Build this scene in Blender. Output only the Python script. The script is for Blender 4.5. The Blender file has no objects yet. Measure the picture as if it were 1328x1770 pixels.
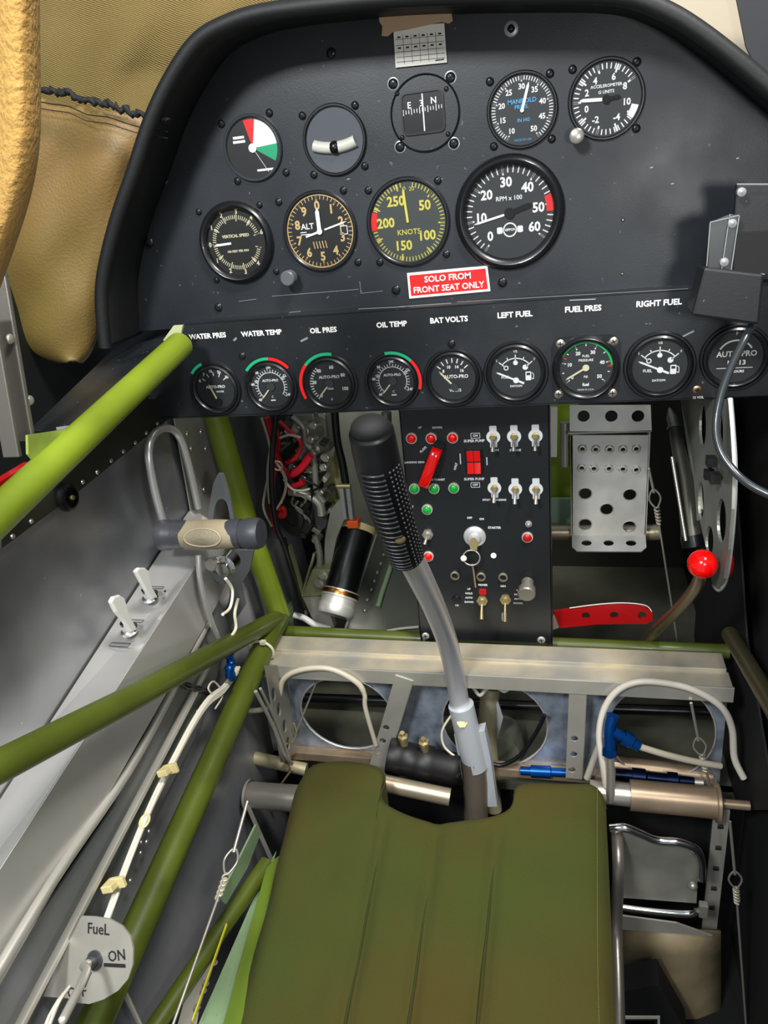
import bpy, math, random
from mathutils import Vector, Matrix
random.seed(7)
S = bpy.context.scene
COL = S.collection
V = Vector
# ------------------------------------------------------------------ camera
# c-frame: origin at the eye, x right, y forward, z up (metres). OFF puts the cockpit floor near z = 0.
OFF = V((0.13, 0.0, 1.0))
FPX = 1300.0
AX = V((5242, 13, 1300)).normalized()
AY = V((322, 595, -1300)); AY = (AY - AX * AX.dot(AY)).normalized()
AZ = AX.cross(AY)
def A(u, v, x=None, y=None, z=None):
    """where the sight line of one photo pixel meets the plane x=, y= or z= of the cockpit"""
    c = V((u - 664, 885 - v, -FPX))
    r = V((AX.dot(c), AY.dot(c), AZ.dot(c)))
    t = x / r.x if x is not None else y / r.y if y is not None else z / r.z
    return r * t
cam = bpy.data.cameras.new('camera'); cam.sensor_fit = 'VERTICAL'; cam.sensor_height = 36
cam.lens = FPX / 1770 * 36; cam.clip_start = 0.01
co = bpy.data.objects.new('camera', cam); COL.objects.link(co); S.camera = co
Rm = Matrix((AX, AY, AZ))            # world <- camera
M4 = Rm.to_4x4(); M4.translation = OFF; co.matrix_world = M4
# ------------------------------------------------------------------ light
S.view_settings.view_transform = 'Standard'; S.view_settings.look = 'None'
S.view_settings.exposure = 0.35; S.view_settings.gamma = 1; S.view_settings.use_curve_mapping = False
W = bpy.data.worlds.new('hangar'); S.world = W; W.use_nodes = True
W.node_tree.nodes['Background'].inputs[0].default_value = (0.82, 0.92, 1.0, 1)
W.node_tree.nodes['Background'].inputs[1].default_value = 0.26
def area(name, loc, to, size, power, col=(1, 1, 1), sy=None):
    l = bpy.data.lights.new(name, 'AREA'); l.energy = power; l.color = col
    l.shape = 'RECTANGLE'; l.size = size; l.size_y = sy or size
    o = bpy.data.objects.new(name, l); COL.objects.link(o)
    o.location = V(loc) + OFF
    o.rotation_euler = (V(to) - V(loc)).to_track_quat('-Z', 'Y').to_euler()
    return o
area('hangar_lamp_overhead', (0.45, 0.05, 1.15), (-0.2, 0.65, -0.3), 0.3, 26, (1, 0.97, 0.93))
area('hangar_lamp_behind', (-0.40, -0.50, 0.62), (-0.05, 0.70, 0.0), 0.2, 15, (0.95, 0.98, 1))
area('phone_flash', (0.17, -0.02, -0.02), (-0.13, 0.65, -0.30), 0.06, 1.1, (1, 0.99, 0.96))
# ------------------------------------------------------------------ materials
def lin(h):
    h = h.lstrip('#'); c = [int(h[i:i + 2], 16) / 255 for i in (0, 2, 4)]
    return tuple(((x + .055) / 1.055) ** 2.4 if x > .04045 else x / 12.92 for x in c) + (1,)
MATS = {}
def mat(name, col, rough=.5, metal=0, bump=0, bscale=200, var=0, vscale=8, col2=None, stretch=None, coat=0, speck=None, speck_amt=.03, rvar=0, weave=0):
    if name in MATS: return MATS[name]
    m = bpy.data.materials.new(name); m.use_nodes = True; MATS[name] = m
    nt = m.node_tree; b = nt.nodes['Principled BSDF']; N = nt.nodes.new; L = nt.links.new
    b.inputs['Base Color'].default_value = lin(col); b.inputs['Roughness'].default_value = rough
    b.inputs['Metallic'].default_value = metal; b.inputs['Coat Weight'].default_value = coat
    tc = N('ShaderNodeTexCoord'); mp = N('ShaderNodeMapping'); L(tc.outputs['Object'], mp.inputs[0])
    if stretch: mp.inputs['Scale'].default_value = stretch
    csock = None
    if var or col2:
        n = N('ShaderNodeTexNoise'); n.inputs['Scale'].default_value = vscale; n.inputs['Detail'].default_value = 6
        L(mp.outputs[0], n.inputs[0])
        r = N('ShaderNodeValToRGB'); r.color_ramp.elements[0].position = .38; r.color_ramp.elements[1].position = .66
        c1 = lin(col); c2 = lin(col2) if col2 else tuple(min(1, x * (1 + var)) for x in c1[:3]) + (1,)
        c0 = c1 if col2 else tuple(x * (1 - var) for x in c1[:3]) + (1,)
        r.color_ramp.elements[0].color = c0; r.color_ramp.elements[1].color = c2
        L(n.outputs[0], r.inputs[0]); csock = r.outputs[0]
        L(csock, b.inputs['Base Color'])
    if speck:
        n = N('ShaderNodeTexNoise'); n.inputs['Scale'].default_value = 170; n.inputs['Detail'].default_value = 3
        L(tc.outputs['Object'], n.inputs[0])
        r = N('ShaderNodeValToRGB'); p = .74 - speck_amt
        r.color_ramp.elements[0].position = p; r.color_ramp.elements[1].position = p + .03
        L(n.outputs[0], r.inputs[0]); mx = N('ShaderNodeMix'); mx.data_type = 'RGBA'
        L(r.outputs[0], mx.inputs[0])
        if csock: L(csock, mx.inputs[6])
        else: mx.inputs[6].default_value = lin(col)
        mx.inputs[7].default_value = lin(speck); L(mx.outputs[2], b.inputs['Base Color'])
    if rvar:
        n = N('ShaderNodeTexNoise'); n.inputs['Scale'].default_value = vscale * 2.3; n.inputs['Detail'].default_value = 8
        L(mp.outputs[0], n.inputs[0]); r = N('ShaderNodeMapRange')
        r.inputs[1].default_value = .3; r.inputs[2].default_value = .7
        r.inputs[3].default_value = max(.05, rough - rvar); r.inputs[4].default_value = rough + rvar
        L(n.outputs[0], r.inputs[0]); L(r.outputs[0], b.inputs['Roughness'])
    if bump:
        if weave:
            n = N('ShaderNodeTexWave'); n.inputs['Scale'].default_value = bscale; n.inputs['Distortion'].default_value = 1.2
            n.bands_direction = 'DIAGONAL'; hs = n.outputs[1]; L(mp.outputs[0], n.inputs[0])
            n2 = N('ShaderNodeTexNoise'); n2.inputs['Scale'].default_value = bscale * 4; L(mp.outputs[0], n2.inputs[0])
            a = N('ShaderNodeMath'); a.operation = 'ADD'; L(hs, a.inputs[0]); L(n2.outputs[0], a.inputs[1]); hs = a.outputs[0]
        else:
            n = N('ShaderNodeTexNoise'); n.inputs['Scale'].default_value = bscale; n.inputs['Detail'].default_value = 4
            hs = n.outputs[0]; L(mp.outputs[0], n.inputs[0])
        bp = N('ShaderNodeBump'); bp.inputs['Strength'].default_value = bump; bp.inputs['Distance'].default_value = .002
        L(hs, bp.inputs['Height']); L(bp.outputs[0], b.inputs['Normal'])
    return m
PANEL = mat('panel_black', '#1f2328', .42, bump=.05, bscale=900, var=.12, vscale=5, speck='#5a6168', speck_amt=.025, rvar=.1)
SUBP = mat('sub_panel_black', '#1a1e22', .4, bump=.06, bscale=900, var=.25, vscale=9, speck='#59616a', speck_amt=.035, rvar=.1)
SWP = mat('switch_panel_black', '#191c1e', .38, bump=.04, bscale=900, speck='#6a7074', speck_amt=.0)
BLK = mat('black_gloss', '#0c0d0f', .3)
BLKM = mat('black_matt', '#0b0b0c', .75)
RUB = mat('rubber_black', '#08090a', .6, bump=.1)
BEZ = mat('bezel_black', '#15171a', .33, coat=.2)
DIAL = mat('dial_black', '#121312', .55)
DIALG = mat('dial_charcoal', '#2c2f31', .6)
DIALO = mat('dial_olive_grey', '#3d4340', .6)
DIALT = mat('dial_slate', '#4c5058', .6)
DIALC = mat('dial_soft_black', '#26292b', .6)
WHT = mat('paint_white', '#f2f2ee', .5)
CRM = mat('paint_cream', '#e6dcb4', .5)
YEL = mat('paint_yellow', '#d8cc55', .5)
TANM = mat('paint_tan', '#d9b777', .5)
BLU = mat('paint_sky_blue', '#3fa6dc', .5)
REDP = mat('paint_red', '#e31414', .45)
GRNP = mat('paint_green', '#14a070', .45)
GRN2 = mat('paint_bright_green', '#12c060', .45)
REDG = mat('red_gloss_plastic', '#ee0606', .16, coat=.6)
REDL = mat('red_lens', '#f00a0a', .2, coat=.5)
GRNL = mat('green_lens', '#10a83a', .2, coat=.5)
REDM = mat('red_painted_metal', '#b40d10', .35, bump=.1, bscale=80, coat=.3)
ALU = mat('aluminium_skin', '#aaacae', .36, .82, bump=.12, bscale=11, col2='#7a7c81', vscale=5, rvar=.12, speck='#e0e0e0', speck_amt=.0)  # col2 noise puts uneven reflections of the surroundings into the skin colour
ALUB = mat('aluminium_brushed', '#dedcd5', .38, .65, bump=.04, bscale=160, var=.12, vscale=18, rvar=.1)
ALUD = mat('aluminium_dull', '#96958a', .48, .5, bump=.08, bscale=120, var=.22, vscale=12, rvar=.1)
ALUP = mat('aluminium_painted', '#c2beb3', .4, .6, bump=.04, bscale=150, var=.1, vscale=14)
ALUG = mat('grey_painted_metal', '#9a9da0', .4, .4, bump=.03)
ALUK = mat('mottled_blue_alloy', '#98a2b0', .42, .5, bump=.06, bscale=60, var=.3, vscale=45, rvar=.1)
BEAMM = mat('worn_beam_alloy', '#cdc0a4', .42, .4, bump=.05, bscale=90, col2='#a3a097', vscale=16, rvar=.1)
CHR = mat('chrome', '#dedede', .12, 1)
STL = mat('steel', '#b8b3a8', .3, .7, bump=.03)
BRS = mat('brass_zinc', '#b9a878', .35, .7)
BRZ = mat('bronze_tube', '#ab957c', .36, .6, bump=.06, bscale=100, var=.15, vscale=20)
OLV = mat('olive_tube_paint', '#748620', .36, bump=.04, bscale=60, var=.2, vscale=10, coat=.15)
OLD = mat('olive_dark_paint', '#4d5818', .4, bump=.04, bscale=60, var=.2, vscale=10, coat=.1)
LOWM = mat('lower_skin_alloy', '#98989a', .42, .35, bump=.08, bscale=12, col2='#777a7e', vscale=6, rvar=.1)
PGR = mat('pale_green_primer', '#7d9570', .5, bump=.04, bscale=60, var=.12, vscale=20, speck='#55604a', speck_amt=.03)
SEATM = mat('olive_seat_cloth', '#363e03', .92, bump=.35, bscale=700, col2='#413803', vscale=5)
SEATS = mat('seat_stitching', '#666b26', .9)
TAN = mat('tan_quilted_cloth', '#7d683a', .85, bump=.6, bscale=150, col2='#6d5e2e', vscale=3, weave=1, stretch=(1, 1, 2.2))
TANL = mat('tan_lining_cloth', '#82653a', .5, bump=.3, bscale=420, col2='#6c5c2b', vscale=5)
CREAM = mat('cream_perforated_vinyl', '#ab8443', .85, bump=1, bscale=260, var=.1, vscale=14)
GRIPB = mat('beige_rubber', '#9f9378', .7, bump=.5, bscale=900)
GRIPG = mat('grey_rubber', '#3a3c42', .45)
BLUF = mat('blue_anodised', '#0c4f9e', .3, .7)
WIREW = mat('wire_white', '#cfc9b8', .5)
WIRER = mat('wire_red', '#cf1226', .4)
WIREB = mat('wire_black', '#0c0c0e', .4)
HOSE = mat('clear_hose', '#bdb4a0', .35)
BRN = mat('brown_plate', '#5a4a3a', .6, bump=.1)
ORG = mat('orange_plastic', '#e0561a', .4)
YELT = mat('yellow_strip_paint', '#d9cf1e', .5)
INK = mat('ink_black', '#17171a', .7)
PAPER = mat('paper_white', '#dedbcf', .8)
TAPE = mat('masking_tape', '#b49679', .8, bump=.15, bscale=300)
DARKG = mat('dark_green_black', '#171a12', .7)
FLOORM = mat('floor_olive_grey', '#5d5d4f', .5, .3, bump=.06, bscale=30, var=.25, vscale=9, rvar=.1, speck='#8a8a78', speck_amt=.01)
WALLR = mat('wall_right_black', '#131312', .7, bump=.1, bscale=60)
CLIPM = mat('cable_clip_plastic', '#cfc08a', .55)
HOLD = mat('holder_grey_plastic', '#14171a', .5, bump=.04, bscale=400, speck='#5c6264', speck_amt=.02)
def glass_mat():
    m = bpy.data.materials.new('cover_glass'); m.use_nodes = True; nt = m.node_tree; nt.nodes.clear(); N = nt.nodes.new
    o = N('ShaderNodeOutputMaterial'); t = N('ShaderNodeBsdfTransparent'); g = N('ShaderNodeBsdfGlossy'); f = N('ShaderNodeFresnel')
    x = N('ShaderNodeMixShader'); g.inputs['Roughness'].default_value = .04; f.inputs[0].default_value = 1.3
    nt.links.new(f.outputs[0], x.inputs[0]); nt.links.new(t.outputs[0], x.inputs[1]); nt.links.new(g.outputs[0], x.inputs[2])
    nt.links.new(x.outputs[0], o.inputs[0]); return m
GLS = glass_mat()
# ------------------------------------------------------------------ mesh builder
def frame(o, xa=(1, 0, 0), ya=(0, 0, 1)):
    xa = V(xa).normalized(); ya = V(ya); ya = (ya - xa * ya.dot(xa)).normalized(); za = xa.cross(ya)
    m = Matrix((xa, ya, za)).transposed().to_4x4(); m.translation = V(o); return m
def catmull(pts, k=6, closed=False):
    pts = [V(p) for p in pts]; n = len(pts); out = []
    rng = n if closed else n - 1
    for i in range(rng):
        p0 = pts[(i - 1) % n] if closed or i > 0 else pts[0]; p1 = pts[i]; p2 = pts[(i + 1) % n]
        p3 = pts[(i + 2) % n] if closed or i + 2 < n else pts[-1]
        for j in range(k):
            t = j / k
            out.append(.5 * ((2 * p1) + (p2 - p0) * t + (2 * p0 - 5 * p1 + 4 * p2 - p3) * t * t + (3 * p1 - p0 - 3 * p2 + p3) * t ** 3))
    if not closed: out.append(pts[-1])
    return out
def circ(cx, cy, r, n=28, ry=None, cw=False):
    ry = ry or r; s = -1 if cw else 1
    return [(cx + r * math.cos(s * 2 * math.pi * i / n), cy + ry * math.sin(s * 2 * math.pi * i / n)) for i in range(n)]
def rrect(cx, cy, w, h, r, n=5):
    out = []
    for sx, sy, a in ((1, 1, 0), (-1, 1, 90), (-1, -1, 180), (1, -1, 270)):
        for i in range(n + 1):
            t = math.radians(a + 90 * i / n)
            out.append((cx + sx * (w / 2 - r) + r * math.cos(t), cy + sy * (h / 2 - r) + r * math.sin(t)))
    return out
def arcband(r0, r1, a0, a1, n=14):      # degrees clockwise from up
    f = lambda r, a: (r * math.sin(math.radians(a)), r * math.cos(math.radians(a)))
    return [f(r1, a0 + (a1 - a0) * i / n) for i in range(n + 1)] + [f(r0, a1 + (a0 - a1) * i / n) for i in range(n + 1)]
class MB:
    def __init__(s): s.v = []; s.f = []; s.mi = []; s.sm = []
    def add(s, vs, fs, mi=0, smooth=False):
        b = len(s.v); s.v += [V(p) for p in vs]
        for q in fs: s.f.append([b + i for i in q]); s.mi.append(mi); s.sm.append(smooth)
        return s
    def box(s, c, d, M=None, mi=0):
        M = M or Matrix(); c = V(c); h = V(d) / 2
        vs = [M @ (c + V((x * h.x, y * h.y, z * h.z))) for x in (-1, 1) for y in (-1, 1) for z in (-1, 1)]
        return s.add(vs, [(0, 1, 3, 2), (4, 6, 7, 5), (0, 4, 5, 1), (2, 3, 7, 6), (0, 2, 6, 4), (1, 5, 7, 3)], mi)
    def bar(s, p0, p1, w, h, up=(0, 0, 1), mi=0):
        p0, p1 = V(p0), V(p1); M = frame((p0 + p1) / 2, p1 - p0, up)
        return s.box((0, 0, 0), ((p1 - p0).length, h, w), M, mi)
    def prism(s, pts, vec, mi=0):
        pts = [V(p) for p in pts]; vec = V(vec); n = len(pts)
        nn = V((0, 0, 0))
        for i in range(n): nn += (pts[i] - pts[0]).cross(pts[(i + 1) % n] - pts[0])
        if nn.dot(vec) < 0: pts = pts[::-1]
        vs = pts + [p + vec for p in pts]
        fs = [list(range(n))[::-1], [n + i for i in range(n)]] + [(i, (i + 1) % n, n + (i + 1) % n, n + i) for i in range(n)]
        return s.add(vs, fs, mi)
    def cyl(s, p0, p1, r, r1=None, n=24, mi=0, caps=True):
        p0, p1 = V(p0), V(p1); r1 = r if r1 is None else r1
        h = (p1 - p0).length
        prof = [(r, 0), (r1, h)]
        if caps: prof = [(0, 0)] + prof + [(0, h)]
        return s.lathe(p0, p1 - p0, prof, n, mi)
    def lathe(s, o, ax, prof, n=32, mi=0):
        o = V(o); ax = V(ax).normalized(); t = V((0, 0, 1)) if abs(ax.z) < .9 else V((1, 0, 0))
        xa = ax.cross(t).normalized(); ya = ax.cross(xa)
        segs = []; cur = [prof[0]]
        for i in range(1, len(prof)):
            cur.append(prof[i])
            if i < len(prof) - 1:
                a = V(prof[i]) - V(prof[i - 1]); b = V(prof[i + 1]) - V(prof[i])
                if a.length < 1e-9 or b.length < 1e-9 or a.angle(b) > .7: segs.append(cur); cur = [prof[i]]
        segs.append(cur)
        for sg in segs:
            vs = []; fs = []
            for (r, h) in sg:
                for k in range(n):
                    t = 2 * math.pi * k / n; vs.append(o + ax * h + (xa * math.cos(t) + ya * math.sin(t)) * max(r, 1e-6))
            for i in range(len(sg) - 1):
                for k in range(n):
                    k2 = (k + 1) % n; fs.append((i * n + k, i * n + k2, (i + 1) * n + k2, (i + 1) * n + k))
            s.add(vs, fs, mi, True)
        return s
    def tube(s, pts, r, n=10, k=6, closed=False, mi=0, flat=None):
        P = catmull(pts, k, closed) if k > 1 else [V(p) for p in pts]
        m = len(P); rr = r if callable(r) else (lambda t: r); vs = []; fs = []; up = None
        for i in range(m):
            if closed: d = P[(i + 1) % m] - P[i - 1]
            else: d = P[min(i + 1, m - 1)] - P[max(i - 1, 0)]
            d.normalize()
            if up is None: up = d.orthogonal().normalized()
            up = (up - d * up.dot(d)).normalized(); sd = d.cross(up)
            q = rr(i / max(1, m - 1))
            for j in range(n):
                t = 2 * math.pi * j / n; vs.append(P[i] + (up * math.cos(t) + sd * math.sin(t)) * q)
        for i in range(m if closed else m - 1):
            for j in range(n):
                fs.append((i * n + j, i * n + (j + 1) % n, ((i + 1) % m) * n + (j + 1) % n, ((i + 1) % m) * n + j))
        s.add(vs, fs, mi, True)
        if not closed: s.add(vs[:n], [list(range(n))[::-1]], mi); s.add(vs[-n:], [list(range(n))], mi)
        return s
    def ball(s, c, r, mi=0, sc=(1, 1, 1), nu=24, nv=14, M=None):
        vs = []; fs = []; c = V(c); M = M or Matrix()
        for i in range(nv + 1):
            p = math.pi * i / nv
            for j in range(nu):
                t = 2 * math.pi * j / nu
                vs.append(c + M.to_3x3() @ V((r * sc[0] * math.sin(p) * math.cos(t), r * sc[1] * math.sin(p) * math.sin(t), r * sc[2] * math.cos(p))))
        for i in range(nv):
            for j in range(nu):
                fs.append((i * nu + j, (i + 1) * nu + j, (i + 1) * nu + (j + 1) % nu, i * nu + (j + 1) % nu))
        return s.add(vs, fs, mi, True)
    def grid(s, rows, mi=0, smooth=True):
        n = len(rows[0]); vs = [p for r in rows for p in r]
        fs = [(i * n + j, i * n + j + 1, (i + 1) * n + j + 1, (i + 1) * n + j) for i in range(len(rows) - 1) for j in range(n - 1)]
        return s.add(vs, fs, mi, smooth)
    def _curve(s, cu, F, mi):
        ob = bpy.data.objects.new('t', cu); me = bpy.data.meshes.new_from_object(ob)
        s.add([F @ v.co for v in me.vertices], [list(p.vertices) for p in me.polygons], mi)
        bpy.data.objects.remove(ob); bpy.data.curves.remove(cu); bpy.data.meshes.remove(me)
        return s
    def shape(s, loops, F, z0, z1, mi=0):       # flat plate with holes, local xy outline
        cu = bpy.data.curves.new('c', 'CURVE'); cu.dimensions = '2D'; cu.fill_mode = 'BOTH'; cu.extrude = abs(z1 - z0) / 2
        for lp in loops:
            sp = cu.splines.new('POLY'); sp.points.add(len(lp) - 1); sp.use_cyclic_u = True
            for p, q in zip(sp.points, lp): p.co = (q[0], q[1], 0, 1)
        return s._curve(cu, F @ Matrix.Translation((0, 0, (z0 + z1) / 2)), mi)
    def text(s, body, F, x, y, size, z=0, mi=0, rot=0, sx=1, bold=.0, th=.0001, align='CENTER'):
        cu = bpy.data.curves.new('t', 'FONT'); cu.body = body; cu.size = size; cu.align_x = align; cu.align_y = 'CENTER'
        cu.extrude = th; cu.offset = bold * size; cu.resolution_u = 2
        T = F @ Matrix.Translation((x, y, z + th)) @ Matrix.Rotation(math.radians(rot), 4, 'Z') @ Matrix.Diagonal((sx, 1, 1, 1))
        return s._curve(cu, T, mi)
    def build(s, name, mats, parent=None, bevel=0, solid=0, subs=0, **k):
        n = len(s.v); c = V((0, 0, 0))
        lo = V([min(p[i] for p in s.v) for i in range(3)]); hi = V([max(p[i] for p in s.v) for i in range(3)]); c = (lo + hi) / 2
        me = bpy.data.meshes.new(name); me.from_pydata([tuple(p - c) for p in s.v], [], s.f)
        me.polygons.foreach_set('material_index', s.mi); me.polygons.foreach_set('use_smooth', s.sm)
        for m in (mats if isinstance(mats, (list, tuple)) else [mats]): me.materials.append(m)
        me.update(); o = bpy.data.objects.new(name, me); COL.objects.link(o)
        if parent: o.parent = parent; o.location = c + OFF - V(parent['_w'])
        else: o.location = c + OFF
        o['_w'] = tuple(c + OFF)
        if solid: m = o.modifiers.new('solid', 'SOLIDIFY'); m.thickness = solid; m.offset = 0
        if bevel:
            m = o.modifiers.new('bevel', 'BEVEL'); m.width = bevel; m.segments = 2; m.limit_method = 'ANGLE'; m.angle_limit = math.radians(50)
        if subs: m = o.modifiers.new('sub', 'SUBSURF'); m.levels = subs; m.render_levels = subs
        for a, b in k.items(): o[a] = b
        return o
def thing(name, label, cat, at, group=None):
    o = bpy.data.objects.new(name, None); COL.objects.link(o); o.empty_display_size = .02
    o.location = V(at) + OFF; o['_w'] = tuple(V(at) + OFF); o['label'] = label; o['category'] = cat
    if group: o['group'] = group
    return o
def tag(o, label, cat, group=None):
    o['label'] = label; o['category'] = cat
    if group: o['group'] = group
    return o
def struct(o): o['kind'] = 'structure'; return o
def dup(o, shift, parent=None):          # copy of one mesh, moved
    c = o.copy(); COL.objects.link(c); c.location = o.location + V(shift); c['_w'] = tuple(V(o['_w']) + V(shift))
    if parent: c.parent = parent
    return c
def W_(F, x, y, z=0): return F @ V((x, y, z))
# ================================================================== setting
XL, XR = -.43, .20
LZ = -.190
m = MB(); m.prism([V((XL, .20, LZ)), V((XL, 1.30, LZ)), V((XL, 1.30, -.46)), V((XL, .20, -.46))], (-.004, 0, 0)); struct(m.build('wall_left', ALU))
# side skin forward of the panel and below the sill box, folding in to the floor
m = MB()
sec = [(XL - .003, -.45), (-.412, -.46), (-.402, -.60), (-.392, -.75), (-.39, -.93)]
ys = [.1, .3, .5, .75, 1.0, 1.3]
m.grid([[V((x, y, z)) for (x, z) in sec] for y in ys]); struct(m.build('wall_left_lower', LOWM, solid=.003))
m = MB(); m.prism([V((-.60, .2, -.19)), V((-.60, 1.3, -.19)), V((-.60, 1.3, .5)), V((-.60, .2, .5))], (-.01, 0, 0)); struct(m.build('wall_left_upper', BLKM))
m = MB(); m.prism([V((-.51, .725, -.69)), V((XR + .02, .725, -.69)), V((XR + .02, 1.32, -.69)), V((-.51, 1.32, -.69))], (0, 0, -.01)); struct(m.build('floor', FLOORM))
m = MB(); m.prism([V((-.51, -.1, -.93)), V((XR + .02, -.1, -.93)), V((XR + .02, .76, -.93)), V((-.51, .76, -.93))], (0, 0, -.01)); struct(m.build('floor', BLKM))
m = MB(); m.prism([V((-.51, .74, -.93)), V((XR + .02, .74, -.93)), V((XR + .02, .74, -.69)), V((-.51, .74, -.69))], (0, .01, 0)); struct(m.build('wall_well', BLKM))
m = MB(); m.prism([V((XR, -.1, -.93)), V((XR, 1.32, -.93)), V((XR, 1.32, .02)), V((XR, .5, .02)), V((XR, -.1, -.05))], (.01, 0, 0)); struct(m.build('wall_right', WALLR))
m = MB(); m.prism([V((-.51, 1.30, -.69)), V((XR + .02, 1.30, -.69)), V((XR + .02, 1.30, .4)), V((-.51, 1.30, .4))], (0, .01, 0)); struct(m.build('wall_front', DARKG))
# ================================================================== panel and glareshield
YP, YS = .725, .70
rim_px = [(182, 600), (178, 560), (176, 500), (186, 440), (205, 370), (230, 300), (262, 205), (300, 128), (343, 70), (395, 40), (455, 22), (560, 8), (700, -4), (900, -10), (1060, -8), (1140, 14), (1220, 62), (1328, 150), (1420, 240), (1440, 340), (1440, 520)]
rim = [A(u, v, y=.66) for u, v in rim_px]
rs = catmull(rim, 5)
g = thing('glareshield', 'black padded glareshield hood curving over the top of the instrument panel', 'glareshield', rim[12])
m = MB(); m.tube([p + V((0, 0, 0)) for p in rs], .0065, 12, 1); m.build('padded_rim', RUB, g)
m = MB(); m.grid([[V((p.x, y, p.z)) for p in rs] for y in (.66, .70, YP + .003)]); m.build('hood', mat('hood_black', '#08090a', .6), g, solid=.003)
ip = thing('instrument_panel', 'large satin black upper instrument panel carrying nine round dials', 'instrument panel', (-.14, YP, -.02))
FP = frame((0, YP, 0))
out = [(p.x, p.z) for p in rs]
zb = -.112
out = [(rs[0].x, zb)] + [q for q in out if q[1] > zb] + [(rs[-1].x, zb)]
m = MB(); m.shape([out], FP, -.003, 0); m.build('plate', PANEL, ip)
FS = frame((0, YS, 0))
sp = thing('gauge_panel', 'narrow black lower panel with a row of nine small engine gauges and white captions', 'instrument panel', (-.16, YS, -.16))
zt = -.104
m = MB()
bl, br = A(265, 725, y=YS), A(1205, 690, y=YS)
m.shape([[(bl.x, bl.z), (bl.x + .001, -.150), (-.385, zt), (.22, zt), (.22, -.199), (br.x, br.z)]], FS, -.002, 0)
m.box((-.082, YS + .013, zt - .001), (.606, .026, .002))
m.box((-.11, YS + .012, br.z + .001), (.64, .024, .002))
m.build('plate', SUBP, sp, bevel=.0008)
# worn bare edge along the bend and scratches
m = MB()
for (u0, v0, u1, v1, w) in [(620, 534, 700, 530, .0006), (985, 519, 1030, 517, .0009), (690, 530, 780, 524, .0005), (790, 522, 1190, 499, .0003)]:
    m.bar(A(u0, v0, y=YS - .0003), A(u1, v1, y=YS - .0003), w, .0004, (0, 1, 0))
for (u0, v0, u1, v1, w) in [(404, 589, 409, 584, .002), (520, 590, 532, 584, .002), (1180, 582, 1200, 572, .0013)]:
    m.bar(A(u0, v0, y=YS - .0003), A(u1, v1, y=YS - .0003), w, .0004, (0, 1, 0))
m.build('paint_chip', ALUG, sp)
for t, u, v in [('WATER PRES', 359, 581), ('WATER TEMP', 452, 576), ('OIL PRES', 559, 571), ('OIL TEMP', 677, 561), ('BAT VOLTS', 776, 553), ('LEFT FUEL', 890, 544), ('FUEL PRES', 1008, 534), ('RIGHT FUEL', 1139, 524)]:
    p = A(u, v, y=YS); m = MB(); m.text(t, FS, p.x, p.z, .0068, .0001, bold=.03, sx=1.02); m.build('caption', WHT, sp)
m = MB(); m.text('12 VOL', FS, A(1207, 687, y=YS).x, A(1207, 687, y=YS).z, .003, .0001)
m.build('caption', WHT, sp)
m = MB()
for c in [[(465, 448), (480, 500), (500, 510)]]: pass
for pts in [[(413, 521), (443, 517)], [(470, 512), (560, 505), (620, 500)], [(622, 486), (624, 507), (662, 503)], [(500, 540), (520, 538)]]:
    for a, b in zip(pts, pts[1:]): m.bar(A(*a, y=YP - .0003), A(*b, y=YP - .0003), .0004, .0003, (0, 1, 0))
for (u, v) in [(1160, 318), (1124, 290), (760, 310), (600, 310), (1273, 274)]:
    m.bar(A(u, v, y=YP - .0003), A(u + 5, v - 1, y=YP - .0003), .0008, .0003, (0, 1, 0))
m.build('scratch', ALUG, ip)
SCR = {}
def screw(F, x, y, r, parent, matl=BLK, h=.0018, ang=30, name='screw', z=0):
    key = (round(r, 5), matl.name, name, ang)
    p = F @ V((x, y, z))
    if key not in SCR:
        m = MB(); za = (F.to_3x3() @ V((0, 0, 1)))
        m.lathe(p, za, [(r, 0), (r, h * .45), (r * .8, h * .8), (r * .45, h), (0, h)], 16)
        G = frame(p + za * h * 1.0, F.to_3x3() @ V((math.cos(ang), math.sin(ang), 0)), F.to_3x3() @ V((-math.sin(ang), math.cos(ang), 0)))
        m.box((0, 0, .00005), (r * 1.1, r * .22, .0002), G, 1); m.box((0, 0, .00005), (r * .22, r * 1.1, .0002), G, 1)
        o = m.build(name, [matl, STL if matl in (BLK, BLKM) else BLKM], parent); SCR[key] = (o, p.copy()); return o
    o0, p0 = SCR[key]; c = o0.copy(); COL.objects.link(c); w = V(o0['_w']) + (p - p0)
    c.parent = parent; c.location = w - V(parent['_w']); c['_w'] = tuple(w); return c
BLKS = mat('black_screw', '#1c1e21', .3, .3)
for (u, v) in [(685, 501), (869, 488), (378, 531), (259, 419), (573, 92)]:
    p = A(u, v, y=YP); screw(FP, p.x, p.z, .0042, ip, BLKS, .0025)
p = A(884, 50, y=YP); screw(FP, p.x, p.z, .0058, ip, ALUG, .0015, 0, 'washer'); screw(FP, p.x, p.z, .003, ip, BLKS, .004, 0, 'knurled_pin')
for (u, v) in [(1076, 473), (1077, 380)]:
    p = A(u, v, y=YP); screw(FP, p.x, p.z, .0016, ip, BLKM, .0006, 0, 'rivet')
for (u, v) in [(419, 615), (781, 594)]:
    p = A(u, v, y=YS); screw(FS, p.x, p.z, .0036, sp, BLKS, .0022)
p = A(1206, 674, y=YS); screw(FS, p.x, p.z, .0042, sp, mat('copper_ring', '#b08a70', .35, 1), .0014, 0, 'socket_ring')
m = MB(); m.cyl(FS @ V((p.x, p.z, .001)), FS @ V((p.x, p.z, .0017)), .002); m.build('socket_hole', BLKM, sp)
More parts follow.
